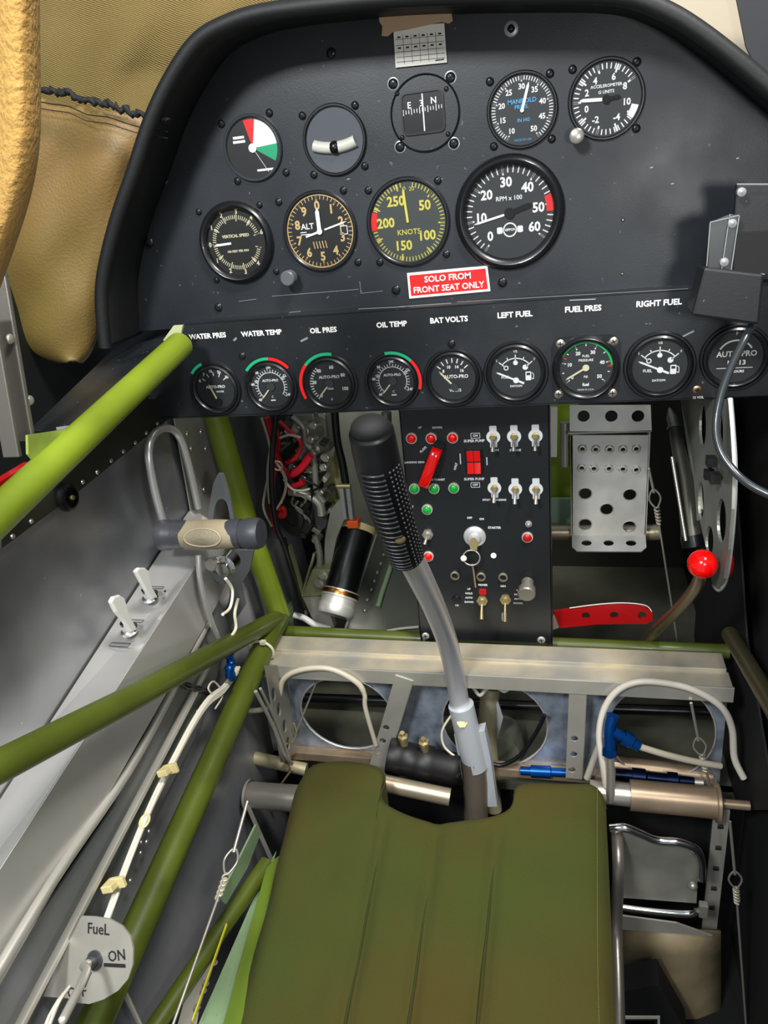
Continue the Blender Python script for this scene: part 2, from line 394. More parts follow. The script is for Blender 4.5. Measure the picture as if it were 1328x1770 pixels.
# ================================================================== gauges
def polar(r, a): a = math.radians(a); return r * math.sin(a), r * math.cos(a)
def ticks(m, F, r0, r1, a0, a1, n, w, z, mi=0):
    for i in range(n + 1):
        a = a0 + (a1 - a0) * i / n; x0, y0 = polar(r0, a); x1, y1 = polar(r1, a); dx, dy = polar(w / 2, a + 90)
        m.prism([F @ V(q) for q in [(x0 - dx, y0 - dy, z), (x0 + dx, y0 + dy, z), (x1 + dx, y1 + dy, z), (x1 - dx, y1 - dy, z)]], F.to_3x3() @ V((0, 0, .0001)), mi)
def nums(m, F, lst, r, size, z, mi=0, bold=.01, sx=.95):
    size *= 1.12; bold += .018
    for t, a in lst:
        x, y = polar(r, a); m.text(str(t), F, x, y, size, z, mi, bold=bold, sx=sx)
def hand(F, R, a, L, w, matl, parent, z, tail=0, name='pointer', cx=0, cy=0, hub=0, tip=.35, start=0):
    m = MB(); dx, dy = polar(1, a); nx, ny = dy, -dx
    pts = [(start, -w / 2), (L * .86, -w / 2 * 1), (L, 0), (L * .86, w / 2), (start, w / 2)]
    m.prism([F @ V((cx + dx * t + nx * s_, cy + dy * t + ny * s_, z)) for t, s_ in pts], F.to_3x3() @ V((0, 0, .0004)))
    if tail: m.prism([F @ V((cx - dx * t + nx * s_, cy - dy * t + ny * s_, z)) for t, s_ in [(0, -w * .6), (tail, -w * .6), (tail, w * .6), (0, w * .6)]], F.to_3x3() @ V((0, 0, .0004)))
    if hub: m.cyl(F @ V((cx, cy, z - .0002)), F @ V((cx, cy, z + .0009)), hub, n=20)
    return m.build(name, matl, parent)
def gauge(name, label, px, y, profile='thin', dial=DIAL, bezmat=BEZ, glass=True, screws=(), srad=.0034, smat=BLKS, rin=None):
    u, vt, vb = px; a, b = A(u, vt, y=y), A(u, vb, y=y); c = (a + b) / 2; R = (a.z - b.z) / 2
    g = thing(name, label, 'gauge', c)
    F = frame(c); za = V((0, -1, 0))
    if profile == 'thin': pr = [(R, 0), (R, .0022), (R * .97, .0032), (R * .93, .0032), (R * .9, .0022), (R * .9, .0004)]; ri = R * .9
    elif profile == 'wide': pr = [(R, 0), (R, .003), (R * .96, .006), (R * .90, .0075), (R * .84, .0066), (R * .80, .004), (R * .795, .0008)]; ri = R * .8
    elif profile == 'double': pr = [(R, 0), (R, .002), (R * .97, .0034), (R * .92, .0034), (R * .90, .0026), (R * .885, .0048), (R * .83, .0060), (R * .79, .0052), (R * .765, .0030), (R * .76, .0006)]; ri = R * .765
    elif profile == 'flush': pr = [(R, 0), (R, .0012), (R * .97, .0018), (R * .95, .0012), (R * .95, .0006)]; ri = R * .95
    m = MB(); m.lathe(c, za, pr, 56); m.build('bezel', bezmat, g)
    m = MB(); m.lathe(c, za, [(ri, 0), (ri, .0008), (0, .0008)], 48); m.build('dial', dial, g)
    if glass:
        h = {'thin': .0024, 'wide': .0045, 'double': .0034}[profile]
        m = MB(); m.lathe(c, za, [(ri, h), (0, h + .00001)], 40); m.build('cover_glass', GLS, g)
    for (su, sv) in screws:
        p = A(su, sv, y=y); screw(F, p.x - c.x, p.z - c.z, srad, g, smat, .0022, (su * 7) % 3)
    return g, F, ri, c, R
def ang(c, y, u, v):
    p = A(u, v, y=y); return math.degrees(math.atan2(p.x - c.x, p.z - c.z))
def at2(c, y, u, v): p = A(u, v, y=y); return p.x - c.x, p.z - c.z
Z = .0009
# position indicator with red, white, green sectors
g, F, r, c, R = gauge('position_gauge', 'round black dial with red, white and green sectors, upper left of the panel', (438, 195, 315), YP, 'thin', screws=[(466, 195), (495, 298), (411, 313), (383, 214)], bezmat=mat('bezel_clear', '#4a4f52', .15, .4))
m = MB()
for mi, a0, a1 in ((0, -14, 13), (1, 13, 86), (2, 86, 122)):
    lp = [(0, 0)] + [polar(r * .93, a0 + (a1 - a0) * i / 12) for i in range(13)]; m.shape([lp], F, Z, Z + .0001, mi)
x, y = polar(r * .95, 150); m.bar(F @ V((0, 0, Z + .0003)), F @ V((x, y, Z + .0003)), .0004, .0002, (0, 1, 0), 1)
for i, (yy, w) in enumerate(((.010, .011), (.0065, .012))): m.box((-.0125, yy, Z + .0001), (w, .0022, .0002), F, 1)
m.box((.009, -.019, Z + .0001), (.016, .0018, .0002), F, 1)
m.build('markings', [REDP, WHT, GRNP], g)
m = MB(); m.cyl(F @ V((0, 0, Z)), F @ V((0, 0, Z + .0014)), .0038); m.build('hub', WHT, g)
# slip ball
g, F, r, c, R = gauge('slip_indicator', 'plain slate grey dial with a curved cream slip tube and black ball', (579, 177, 305), YP, 'thin', DIALT, screws=[(614, 182), (523, 200), (631, 287), (543, 302)], glass=False)
m = MB(); arc = [(x, -.006 + (x * x) * 9, .0022) for x in [-.0195 + .0039 * i for i in range(11)]]
m.tube([F @ V(p) for p in arc], .0050, 12, 2); t = m.build('slip_tube', mat('slip_tube_cream', '#d8d6c6', .25, coat=.5), g)
m = MB(); m.ball(F @ V((0.0, -.006, .0030)), .0056); m.build('slip_ball', BLK, g)
# compass
g, F, r, c, R = gauge('magnetic_compass', 'round flush compass with a square black window, under the paper correction card', (735, 126, 264), YP, 'flush', PANEL, screws=[(680, 145), (779, 134), (692, 254), (785, 248)], glass=False, smat=BLKS, srad=.0042)
m = MB(); w0 = at2(c, YP, 695, 165); w1 = at2(c, YP, 768, 224)
wx, wy = (w0[0] + w1[0]) / 2, (w0[1] + w1[1]) / 2; ww, wh = w1[0] - w0[0], w0[1] - w1[1]
m.shape([rrect(wx, wy, ww, wh, .004)], F, Z, Z + .0004); m.build('window', BLK, g)
m = MB(); m.shape([rrect(wx, wy, ww + .003, wh + .003, .005), rrect(wx, wy, ww, wh, .004)], F, Z, Z + .0016); m.build('window_frame', BEZ, g)
m = MB(); m.text('E', F, wx - .0115, wy + .0065, .007, Z + .0005, bold=.02); m.text('3', F, wx - .001, wy + .007, .007, Z + .0005); m.text('N', F, wx + .010, wy + .008, .007, Z + .0005, bold=.02)
for i in range(15): m.box((wx - .017 + i * .0024, wy + .0015 + i * .0001, Z + .0005), (.0006, .003 if i % 3 else .005, .0002), F)
m.box((wx + .0005, wy, Z + .0008), (.0011, wh * .95, .0002), F); m.build('card_markings', WHT, g)
for (u, v) in [(687, 162), (772, 154), (696, 238), (775, 232)]:
    p = at2(c, YP, u, v); screw(F, p[0], p[1], .0022, g, BLKS, .0016, 1)
for (u, v) in [(680, 145), (779, 134), (692, 254), (785, 248)]:
    p = at2(c, YP, u, v); screw(F, p[0], p[1], .0052, g, ALUG, .0008, 0, 'washer')
# manifold
g, F, r, c, R = gauge('manifold_gauge', 'black manifold pressure dial with blue lettering, right of the compass', (903, 121, 258), YP, 'thin', DIALG, screws=[(847, 141), (951, 127), (854, 253), (954, 240)])
m = MB(); ticks(m, F, r * .84, r * .96, -148, 148, 56, .0007, Z); ticks(m, F, r * .80, r * .96, -148, 148, 8, .001, Z)
nums(m, F, [(10, -150 + 2), (15, -110), (20, -74), (25, -37), (30, 0), (35, 37), (40, 74), (45, 111), (50, 148)], r * .66, .0052, Z)
m.text('MANIFOLD', F, 0, r * .26, .0048, Z, 1, bold=.02); m.text('PRESS.', F, -.0005, r * .10, .0042, Z, 1, bold=.02); m.text('IN HG', F, .001, -r * .28, .0038, Z, 1, bold=.02); m.text('MADE IN USA', F, 0, -r * .84, .0024, Z, 1)
m.build('markings', [WHT, BLU], g)
hand(F, r, ang(c, YP, 915.6, 137), r * .8, .0022, WHT, g, Z + .0008, hub=.0016)
# accelerometer
g, F, r, c, R = gauge('accelerometer', 'round acceleration gauge with a silver reset knob, top right of the panel', (1048, 98, 243), YP, 'thin', DIALG, screws=[(990, 120), (1101, 107), (1100, 222)])
m = MB(); ticks(m, F, r * .8, r * .95, 122, 418, 36, .0009, Z); ticks(m, F, r * .72, r * .95, 122, 418, 8, .0014, Z)
nums(m, F, [(0, -110), (2, -68), (4, -32), (6, 20), (8, 62), (10, 103), ('-4', 149), ('-2', -150)], r * .6, .0062, Z)
m.text('ACCELEROMETER', F, 0, r * .36, .0031, Z, bold=.02); m.text('G UNITS', F, 0, r * .2, .0033, Z, bold=.02)
m.shape([arcband(r * .76, r * .96, 105, 128)], F, Z, Z + .0002); m.build('markings', WHT, g)
hand(F, r, ang(c, YP, 1001, 175), r * .78, .0026, WHT, g, Z + .0008); hand(F, r, ang(c, YP, 1074, 166), r * .42, .0028, BLKM, g, Z + .0014, hub=.0032, name='memory_pointer')
p = A(997, 236, y=YP); m = MB(); m.lathe(p, (0, -1, 0), [(.0035, 0), (.0035, .008), (.006, .009), (.006, .018), (.0045, .019), (0, .019)], 14); m.build('reset_knob', STL, g)
# vertical speed
g, F, r, c, R = gauge('vertical_speed_gauge', 'black vertical speed dial, lower left of the upper panel', (410, 345, 490), YP, 'wide', DIAL, screws=[(449, 354), (344, 366), (478, 469), (375, 484)], srad=.003, bezmat=BEZ)
m = MB(); ticks(m, F, r * .70, r * .82, -90 - 165, -90 + 165, 66, .0007, Z); ticks(m, F, r * .64, r * .84, -90 - 165, -90 + 165, 10, .0009, Z)
nums(m, F, [(0, -90), (1, -57), (2, -24), (3, 9), (4, 42), (6, 75), (1, -123), (2, -156), (3, 171), (4, 138)], r * .92, .0052, Z)
m.text('VERTICAL SPEED', F, 0, r * .20, .0038, Z, bold=.03); m.text('100 FEET PER MIN', F, 0, -r * .26, .0029, Z, bold=.03)
m.build('markings', CRM, g)
hand(F, r, ang(c, YP, 383.7, 423), r * .78, .0022, WHT, g, Z + .0008, start=r * .18)
# altimeter
g, F, r, c, R = gauge('altimeter', 'altimeter with tan numerals 0 to 9 and a grey setting knob below it', (554, 327, 470), YP, 'thin', DIAL, screws=[(594, 329), (482, 349), (619, 453)])
m = MB(); ticks(m, F, r * .86, r * .96, 0, 360 - 7.2, 49, .0007, Z); ticks(m, F, r * .82, r * .96, 0, 324, 9, .0012, Z)
nums(m, F, [(i, i * 36) for i in range(10)], r * .69, .0098, Z, bold=.015)
for i in range(5): m.bar(F @ V((-.007 + i * .003, -.0150, Z + .0001)), F @ V((-.004 + i * .003 - .004, -.0085, Z + .0001)), .0009, .0002, (0, 1, 0))
m.text('ALT', F, -r * .36, r * .16, .0072, Z, 1, bold=.02); m.box((-.0165, .0005, Z + .0001), (.006, .0008, .0002), F, 1); m.box((-.0145, -.0015, Z + .0001), (.010, .0008, .0002), F, 1)
m.shape([rrect(r * .72, -r * .02, .007, .008, .0005), rrect(r * .72, -r * .02, .0055, .0065, .0004)], F, Z, Z + .0002, 1)
m.build('markings', [TANM, WHT], g)
hand(F, r, ang(c, YP, 603, 381), r * .86, .0016, WHT, g, Z + .0008, tail=r * .45, name='long_pointer', start=r * .15)
hand(F, r, ang(c, YP, 545, 340) + 1, r * .62, .0036, WHT, g, Z + .0014, name='short_pointer', hub=.0026)
m = MB(); m.lathe(c, (0, -1, 0), [(r * 1.0, .0010), (r * .965, .0012)], 48); m.build('inner_ring', TANM, g)
p = A(506, 478, y=YP); m = MB(); m.lathe(p, (0, -1, 0), [(.004, 0), (.004, .006), (.0072, .0068), (.0072, .016), (.006, .0172), (0, .0172)], 24); m.build('setting_knob', mat('knob_grey', '#55595c', .4), g)
# airspeed
g, F, r, c, R = gauge('airspeed_gauge', 'airspeed dial in knots with yellow numerals and a red mark at its left edge', (706, 304, 461), YP, 'thin', DIALO, screws=[(757, 312), (637, 329), (772, 439), (657, 453)])
m = MB(); ticks(m, F, r * .86, r * .97, 12, 352, 62, .0008, Z); ticks(m, F, r * .8, r * .97, 45, 345, 6, .0012, Z)
nums(m, F, [(50, 52), (100, 128), (150, 197), (200, 272), (250, 332)], r * .60, .0104, Z, bold=.012); m.text('20', F, r * .16, r * .80, .005, Z); m.text('0', F, -r * .03, r * .82, .005, Z)
m.text('KNOTS', F, 0, -r * .24, .0066, Z, bold=.01)
m.shape([arcband(r * .84, r * 1.06, 262, 289)], F, Z + .0001, Z + .0003, 1); m.build('markings', [YEL, REDP], g)
hand(F, r, ang(c, YP, 696.7, 323), r * .86, .0022, YEL, g, Z + .0008, start=0.0)
# rpm
g, F, r, c, R = gauge('tachometer', 'largest dial, a tachometer with thick black bezel and white numerals 0 to 60', (881, 265, 466), YP, 'wide', DIALG, rin=1)
m = MB(); ticks(m, F, r * .86, r * .99, -143, 127, 36, .0009, Z); ticks(m, F, r * .82, r * .99, -143, 127, 6, .0013, Z)
nums(m, F, [(0, -136), (10, -95), (20, -50), (30, -5), (40, 40), (50, 85), (60, 122)], r * .66, .0098, Z, bold=.015)
m.text('RPM x 100', F, 0, r * .32, .0052, Z, bold=.015)
m.shape([arcband(r * .84, r * 1.0, 70, 92)], F, Z + .0001, Z + .0003, 1)
m.shape([circ(0, -r * .36, .0062), circ(0, -r * .36, .0050)], F, Z, Z + .0002); m.shape([rrect(-.009, -r * .36, .005, .0055, .0012)], F, Z, Z + .0002); m.shape([rrect(.009, -r * .36, .005, .0055, .0012)], F, Z, Z + .0002); m.text('NIPPON', F, 0, -r * .36, .003, Z, bold=.03)
m.build('markings', [WHT, REDP], g)
hand(F, r, ang(c, YP, 824.6, 387), r * .86, .0019, WHT, g, Z + .0008, start=r * .12); hand(F, r, ang(c, YP, 918, 353), r * .55, .0042, BLKM, g, Z + .0014, hub=.0045, name='counterweight')
# ---- lower row
def arcmark(F, R, a0, a1, matl, g):
    m = MB(); m.shape([arcband(R * .96, R * 1.06, a0, a1)], F, .0034, .0038); return m.build('range_mark', matl, g)
g, F, r, c, R = gauge('water_pressure_gauge', 'small gauge under the caption WATER PRES, leftmost of the lower row', (374, 624.5, 716.6), YS, 'double', DIALC)
m = MB(); ticks(m, F, r * .62, r * .8, -50, 50, 4, .0009, Z); nums(m, F, [(0, -62), (7, -35), (15, -8), (22, 22), (30, 52)], r * .86, .0036, Z, bold=.02)
m.text('AUTO-PRO', F, 0, r * .08, .0042, Z, bold=.025); m.text('WATER', F, .004, -r * .16, .0026, Z, bold=.02); m.build('markings', WHT, g)
pc = at2(c, YS, 379, 694); t = A(364.5, 668, y=YS); a = math.degrees(math.atan2(t.x - c.x - pc[0], t.z - c.z - pc[1]))
hand(F, r, a, r * .95, .0018, CRM, g, Z + .0006, cx=pc[0], cy=pc[1]); m = MB(); m.cyl(F @ V((pc[0], pc[1], Z)), F @ V((pc[0], pc[1], Z + .0018)), .0038); m.build('hub', BLKM, g); arcmark(F, R, -52, -20, GRNP, g)
def round_temp(name, label, px, tip, marks):
    g, F, r, c, R = gauge(name, label, px, YS, 'double', DIALC)
    m = MB(); ticks(m, F, r * .66, r * .8, -135, 125, 26, .0006, Z); ticks(m, F, r * .62, r * .84, -135, 125, 4, .0009, Z)
    m.shape([arcband(r * .64, r * .67, -135, 125, 40)], F, Z, Z + .0001)
    nums(m, F, [(40, -134), (60, -82), (80, -42), (100, 0), (120, 58), (140, 118)], r * .90, .0032, Z, bold=.02)
    m.text('AUTO-PRO', F, 0, r * .28, .0034, Z, bold=.025); m.text('C', F, 0, -r * .5, .0034, Z); m.box((0, -r * .66, Z), (.005, .0012, .0002), F); m.build('markings', WHT, g)
    hand(F, r, ang(c, YS, *tip), r * .78, .0013, CRM, g, Z + .0006, start=r * .18); m = MB(); m.cyl(F @ V((0, 0, Z)), F @ V((0, 0, Z + .0018)), .0042); m.build('hub', mat('hub_grey', '#3a3e42', .4), g)
    for a0, a1, mm in marks: arcmark(F, R, a0, a1, mm, g)
round_temp('water_temperature_gauge', 'small gauge under the caption WATER TEMP with green and red arcs on its bezel', (469.5, 619, 714.6), (457, 686), [(-52, 4, GRNP), (4, 50, REDP)])
g, F, r, c, R = gauge('oil_pressure_gauge', 'small gauge under the caption OIL PRES, red arc on the left of its bezel', (571, 611, 711.5), YS, 'double', DIALC)
m = MB(); ticks(m, F, r * .78, r * .92, -138, -40, 12, .0009, Z); nums(m, F, [(0, -140), (20, -85), (40, -38), (60, 12), (80, 62), (100, 112)], r * .72, .0042, Z, bold=.02)
m.text('AUTO-PRO', F, 0, r * .28, .0042, Z, bold=.025); m.text('PRESS', F, 0, -r * .25, .0024, Z, bold=.02); m.text('6', F, 0, -r * .72, .004, Z); m.build('markings', WHT, g)
hand(F, r, ang(c, YS, 552.6, 687), r * .82, .0014, CRM, g, Z + .0006, start=r * .2); m = MB(); m.cyl(F @ V((0, 0, Z)), F @ V((0, 0, Z + .0018)), .0042); m.build('hub', MATS['hub_grey'], g)
arcmark(F, R, -118, -48, REDP, g); arcmark(F, R, -48, 12, GRNP, g)
round_temp('oil_temperature_gauge', 'small gauge under the caption OIL TEMP, red arc on the right of its bezel', (679.5, 609, 705.6), (663, 680), [(-10, 46, GRNP), (46, 108, REDP)])
g, F, r, c, R = gauge('voltmeter', 'small gauge under the caption BAT VOLTS with a cream needle', (783.5, 601, 702), YS, 'double', DIALC)
m = MB(); ticks(m, F, r * .66, r * .86, -52, 52, 6, .001, Z); nums(m, F, [(8, -54), (10, -20), (14, 22), (16, 54)], r * .50, .0036, Z, bold=.02)
m.text('AUTO-PRO', F, .003, r * .04, .0046, Z, bold=.025); m.text('VOLTS', F, .0015, -r * .58, .0038, Z, bold=.02); m.build('markings', WHT, g)
pc = at2(c, YS, 786.5, 668); t = A(759, 641, y=YS); a = math.degrees(math.atan2(t.x - c.x - pc[0], t.z - c.z - pc[1]))
hand(F, r, a, r * .98, .0017, CRM, g, Z + .0006, cx=pc[0], cy=pc[1], start=r * .2); m = MB(); m.cyl(F @ V((pc[0], pc[1], Z)), F @ V((pc[0], pc[1], Z + .0018)), .0036); m.build('hub', MATS['hub_grey'], g)
def fuel(name, label, px, tip):
    g, F, r, c, R = gauge(name, label, px, YS, 'double', DIALC)
    m = MB(); oy = -r * .12
    def pp(rr, a): x, y = polar(rr, a); return (x, y + oy)
    m.shape([[pp(r * .72, -50 + i * 5) for i in range(21)] + [pp(r * .68, 50 - i * 5) for i in range(21)]], F, Z, Z + .0002)
    for a, l in ((-50, .3), (-25, .1), (0, .22), (25, .1), (50, .3)):
        q0, q1 = pp(r * (.78 - l * .8), a), pp(r * (.78 + l * .3), a); m.bar(F @ V((*q0, Z + .0001)), F @ V((*q1, Z + .0001)), .0009, .0002, (0, 1, 0))
    q = pp(r * .5, -50); m.shape([circ(q[0], q[1], .0023, 16), circ(q[0], q[1], .0014, 16)], F, Z, Z + .0002)
    q = pp(r * .52, 0); m.shape([circ(q[0], q[1], .0022, 16)], F, Z, Z + .0002); q = pp(r * .5, 50); m.shape([circ(q[0], q[1], .0025, 16)], F, Z, Z + .0002)
    m.text('E', F, *pp(r * .98, -50), .0032, Z); m.text('1/2', F, *pp(r * .98, 0), .0030, Z, bold=.02); m.text('F', F, *pp(r * .98, 50), .0032, Z)
    m.text('FUEL', F, -r * .42, -r * .18, .0036, Z, bold=.02); m.text('DATCON', F, 0, -r * .56, .0026, Z, bold=.03)
    bx, by = r * .5, -r * .16
    m.shape([rrect(bx, by, .0052, .0082, .0008), rrect(bx, by + .0018, .0034, .0025, .0003)], F, Z, Z + .0003)
    m.tube([F @ V(q) for q in [(bx + .003, by + .003, Z + .0003), (bx + .0046, by + .0016, Z + .0003), (bx + .0046, by - .003, Z + .0003), (bx + .003, by - .002, Z + .0003)]], .0004, 6, 3)
    m.build('markings', WHT, g)
    a = ang(c, YS, *tip); P = at2(c, YS, tip[0] + 34, tip[1] + 13); q = at2(c, YS, *tip); a = math.degrees(math.atan2(q[0] - P[0], q[1] - P[1]))
    hand(F, r, a, r * .88, .0016, WHT, g, Z + .0006, cx=P[0], cy=P[1], tail=r * .35, hub=.0027)
fuel('left_fuel_gauge', 'small fuel gauge under the caption LEFT FUEL, pump symbol on its face', (892, 587.6, 697.5), (858.7, 643.5))
g, F, r, c, R = gauge('fuel_pressure_gauge', 'small gauge with a green arc and four silver corner screws, under FUEL PRES', (1013, 578, 690), YS, 'wide', DIALG, screws=[(969, 594), (1061, 590), (966, 681), (1059, 679)], srad=.0042, smat=mat('silver_screw', '#b5ada0', .35, .8))
m = MB(); m.shape([arcband(r * .92, r * .99, -62, 86, 30)], F, Z, Z + .0002, 1); ticks(m, F, r * .76, r * .88, -128, 128, 5, .0010, Z); ticks(m, F, r * .82, r * .9, -128, 128, 10, .0008, Z)
nums(m, F, [(0, -126), (10, -78), (20, -28), (30, 24), (40, 74), (50, 126)], r * .62, .004, Z, bold=.02)
m.text('FUEL', F, 0, r * .44, .003, Z, bold=.02); m.text('PRESSURE', F, 0, r * .28, .003, Z, bold=.02); m.text('PSI', F, 0, -r * .36, .003, Z, bold=.02); m.text('MADE IN U.S.A.', F, 0, -r * .86, .0022, Z); m.text('fuel', F, 0, -r * .66, .004, Z, bold=.04)
for a in (-64, 88): m.bar(F @ V((*polar(r * .8, a), Z)), F @ V((*polar(r * .97, a), Z)), .0012, .0002, (0, 1, 0), 2)
m.build('markings', [WHT, GRN2, REDP], g); hand(F, r, ang(c, YS, 978, 656), r * .88, .0016, CRM, g, Z + .0008, hub=.003)
m = MB(); fl = [circ(0, 0, R * 1.0, 40)]
m.shape([rrect(0, 0, R * 2.02, R * 1.95, R * .35), circ(0, 0, R * .95, 40)], F, 0, .0012); m.build('flange', BEZ, g)
fuel('right_fuel_gauge', 'small fuel gauge under the caption RIGHT FUEL with a white needle', (1140, 571.6, 690), (1107, 625.6))
g, F, r, c, R = gauge('hour_meter', 'dark round meter at the right end of the lower row, half under the phone holder', (1271, 558, 674), YS, 'double', DIALC)
m = MB(); m.shape([arcband(r * .62, r * .68, -60, 60, 20)], F, Z, Z + .0002); m.text('AUTO PRO', F, .001, r * .12, .0068, Z, bold=.02, sx=.95)
m.text('11013', F, .001, -r * .22, .0058, Z, bold=.02, sx=1.1); m.box((0, -r * .42, Z), (r * 1.3, .0005, .0002), F); m.text('HOURS', F, .003, -r * .56, .003, Z, bold=.03); m.text('F', F, 0, r * .9, .004, Z)
m.build('markings', WHT, g)
# ================================================================== paper things on the panel
g = thing('compass_card', 'small white printed correction card taped above the compass', 'card', A(725, 75, y=YP))
q = [A(u, v, y=YP - .002) for u, v in ((680, 48), (768, 40), (773, 108), (684, 117))]
m = MB(); m.prism(q, (0, .0006, 0)); m.build('paper', PAPER, g)
m = MB()
def ql(a, b): return q[0] + (q[1] - q[0]) * a + ((q[3] - q[0]) + ((q[2] - q[1]) - (q[3] - q[0])) * a) * b + V((0, -.0003, 0))
for b in (.3, .45, .62, .75, .87): m.bar(ql(.03, b), ql(.97, b), .0003, .0002, (0, 1, 0))
for a in (.18, .34, .5, .66, .82): m.bar(ql(a, .2), ql(a, .93), .00025, .0002, (0, 1, 0))
for b in (.25, .52): 
    for a in (.1, .26, .42, .58, .74, .9): m.bar(ql(a - .03, b), ql(a + .03, b), .0012, .0002, (0, 1, 0))
m.bar(ql(.78, .92), ql(.95, .91), .0008, .0002, (0, 1, 0)); m.build('print', INK, g)
m = MB(); tp = [(655, 27), (668, 22), (690, 20), (720, 14), (750, 9), (777, 6), (780, 20), (783, 36), (776, 41), (764, 38), (740, 43), (700, 52), (680, 55), (670, 63), (660, 62), (661, 45), (656, 38)]
m.prism([A(u, v, y=YP - .0035) for u, v in tp], (0, .0005, 0)); tag(m.build('masking_tape', TAPE), 'torn strip of beige masking tape holding the card at the top of the panel', 'tape')
g = thing('warning_placard', 'red placard with white border reading SOLO FROM FRONT SEAT ONLY', 'placard', A(776, 487, y=YP))
q = [A(u, v, y=YP - .0005) for u, v in ((704, 472), (843, 459), (848, 503), (708, 516))]
m = MB(); m.prism(q, (0, -.0006, 0)); m.build('border', WHT, g)
cc = sum(q, V()) / 4; m = MB(); m.prism([cc + (p - cc) * V((.93, 1, .78)).x + V((0, -.0006, 0)) if False else V((cc.x + (p.x - cc.x) * .945, p.y - .0006, cc.z + (p.z - cc.z) * .80)) for p in q], (0, -.0003, 0)); m.build('red_field', REDP, g)
FF = frame(cc + V((0, -.0015, 0)), q[1] - q[0], (0, 0, 1)); m = MB(); m.text('SOLO FROM', FF, 0, .0042, .0078, 0, bold=.018, sx=1.02); m.text('FRONT SEAT ONLY', FF, 0, -.0048, .0078, 0, bold=.018, sx=.98); m.build('lettering', WHT, g)
# ================================================================== switch panel
YC = .76
FC = frame((0, YC, 0))
def c2(u, v): p = A(u, v, y=YC); return p.x, p.z
tl, tr, brr, bll = c2(690, 716), c2(950, 712), c2(955, 1112), c2(725, 1104)
sw = thing('switch_panel', 'tall black switch panel with red and green lamps standing below the gauges', 'switch panel', (-.1, YC, -.36))
m = MB(); m.shape([[(tl[0], tl[1] + .02), (tr[0], tr[1] + .02), (tr[0], brr[1]), (tl[0], brr[1])]], FC, -.002, 0)
m.box(((tr[0]) - .001, YC + .018, -.36), (.002, .036, .30)); m.box((tl[0] + .001, YC + .018, -.36), (.002, .036, .30)); m.build('plate', SWP, sw, bevel=.0006)
def lamp(u, v, matl, nm, r=.0062):
    x, z = c2(u, v); p = FC @ V((x, z, 0)); m = MB(); m.lathe(p, (0, -1, 0), [(r, 0), (r, .0022), (r * .94, .0028), (r * .8, .0028), (r * .8, .001)], 28); rg = m.build(nm, mat('lamp_ring', '#d8cfc4', .35, .4), sw)
    m = MB(); m.lathe(p, (0, -1, 0), [(r * .8, .001), (r * .8, .0032), (r * .6, .0045), (r * .3, .0052), (0, .0054)], 24); m.build('lens', matl, rg); return rg
for u, v in ((712, 757), (746, 757), (783, 756)): lamp(u, v, REDL, 'warning_lamp')['label'] = 'red warning lamp in the top row'
for u, v in ((717, 844), (751, 844), (785, 843), (739, 880)): lamp(u, v, GRNL, 'indicator_lamp')['label'] = 'green indicator lamp'
lamp(741, 961, REDL, 'warning_lamp')['label'] = 'single red lamp low on the left'; lamp(912, 928, REDM, 'push_button')['label'] = 'dark red push button'
lamp(914, 905, ALUG, 'small_lamp', .0036)
m = MB(); x, z = c2(853.5, 960); m.cyl(FC @ V((x, z, 0)), FC @ V((x, z, .001)), .0032); m.build('white_dot', WHT, sw)
def toggle(u, v, plate=True, red=False, lev=(0, -1), L=.012):
    x, z = c2(u, v); p = FC @ V((x, z, 0)); nm = 'toggle_switch'
    m = MB()
    if plate:
        m.shape([circ(x, z, .0073, 28), ], FC, .0001, .0009)
        m.shape([rrect(x, z + .0085, .0075, .0075, .001)], FC, .0001, .0010); m.shape([rrect(x, z - .0080, .0075, .0070, .0008)], FC, .0001, .0010); mm = WHT
        b = m.build(nm, mat('switch_washer', '#dfe2e2', .4), sw)
        m = MB(); m.lathe(p, (0, -1, 0), [(.0042, .001), (.0042, .003), (.003, .0034), (.003, .006), (0, .006)], 6)
        m.build('nut', BRS, b)
    else:
        m.lathe(p, (0, -1, 0), [(.0066, 0), (.0066, .003), (.0042, .0034), (.0042, .007), (0, .007)], 6); b = m.build(nm, BRS if red else STL, sw)
    m = MB(); m.tube([p + V((0, -.004, 0)), p + V((lev[0] * L * .5, -.008 - L * .2, lev[1] * L * .5)), p + V((lev[0] * L, -.009 - L * .4, lev[1] * L))], lambda t: .0011 + .0012 * t, 10, 3)
    m.build('lever', STL if not red else BRS, b); return b
for u, v in ((853, 755), (889, 754), (926, 753), (855, 843), (891, 845), (927, 845)): toggle(u, v)
toggle(740, 923, False, lev=(-.3, -.9), L=.008); toggle(834, 1037, False, True, (0, -.95), .017); toggle(874, 1035, False, True, (0, -1), .020)
m = MB(); x, z = c2(835, 1022); m.shape([rrect(x, z, .0085, .006, .001)], FC, 0, .003); m.build('red_cap', REDM, sw)
m = MB(); x, z = c2(872, 1065); m.shape([rrect(x, z, .006, .011, .001)], FC, 0, .002); m.build('lock_tab', ALUG, sw)
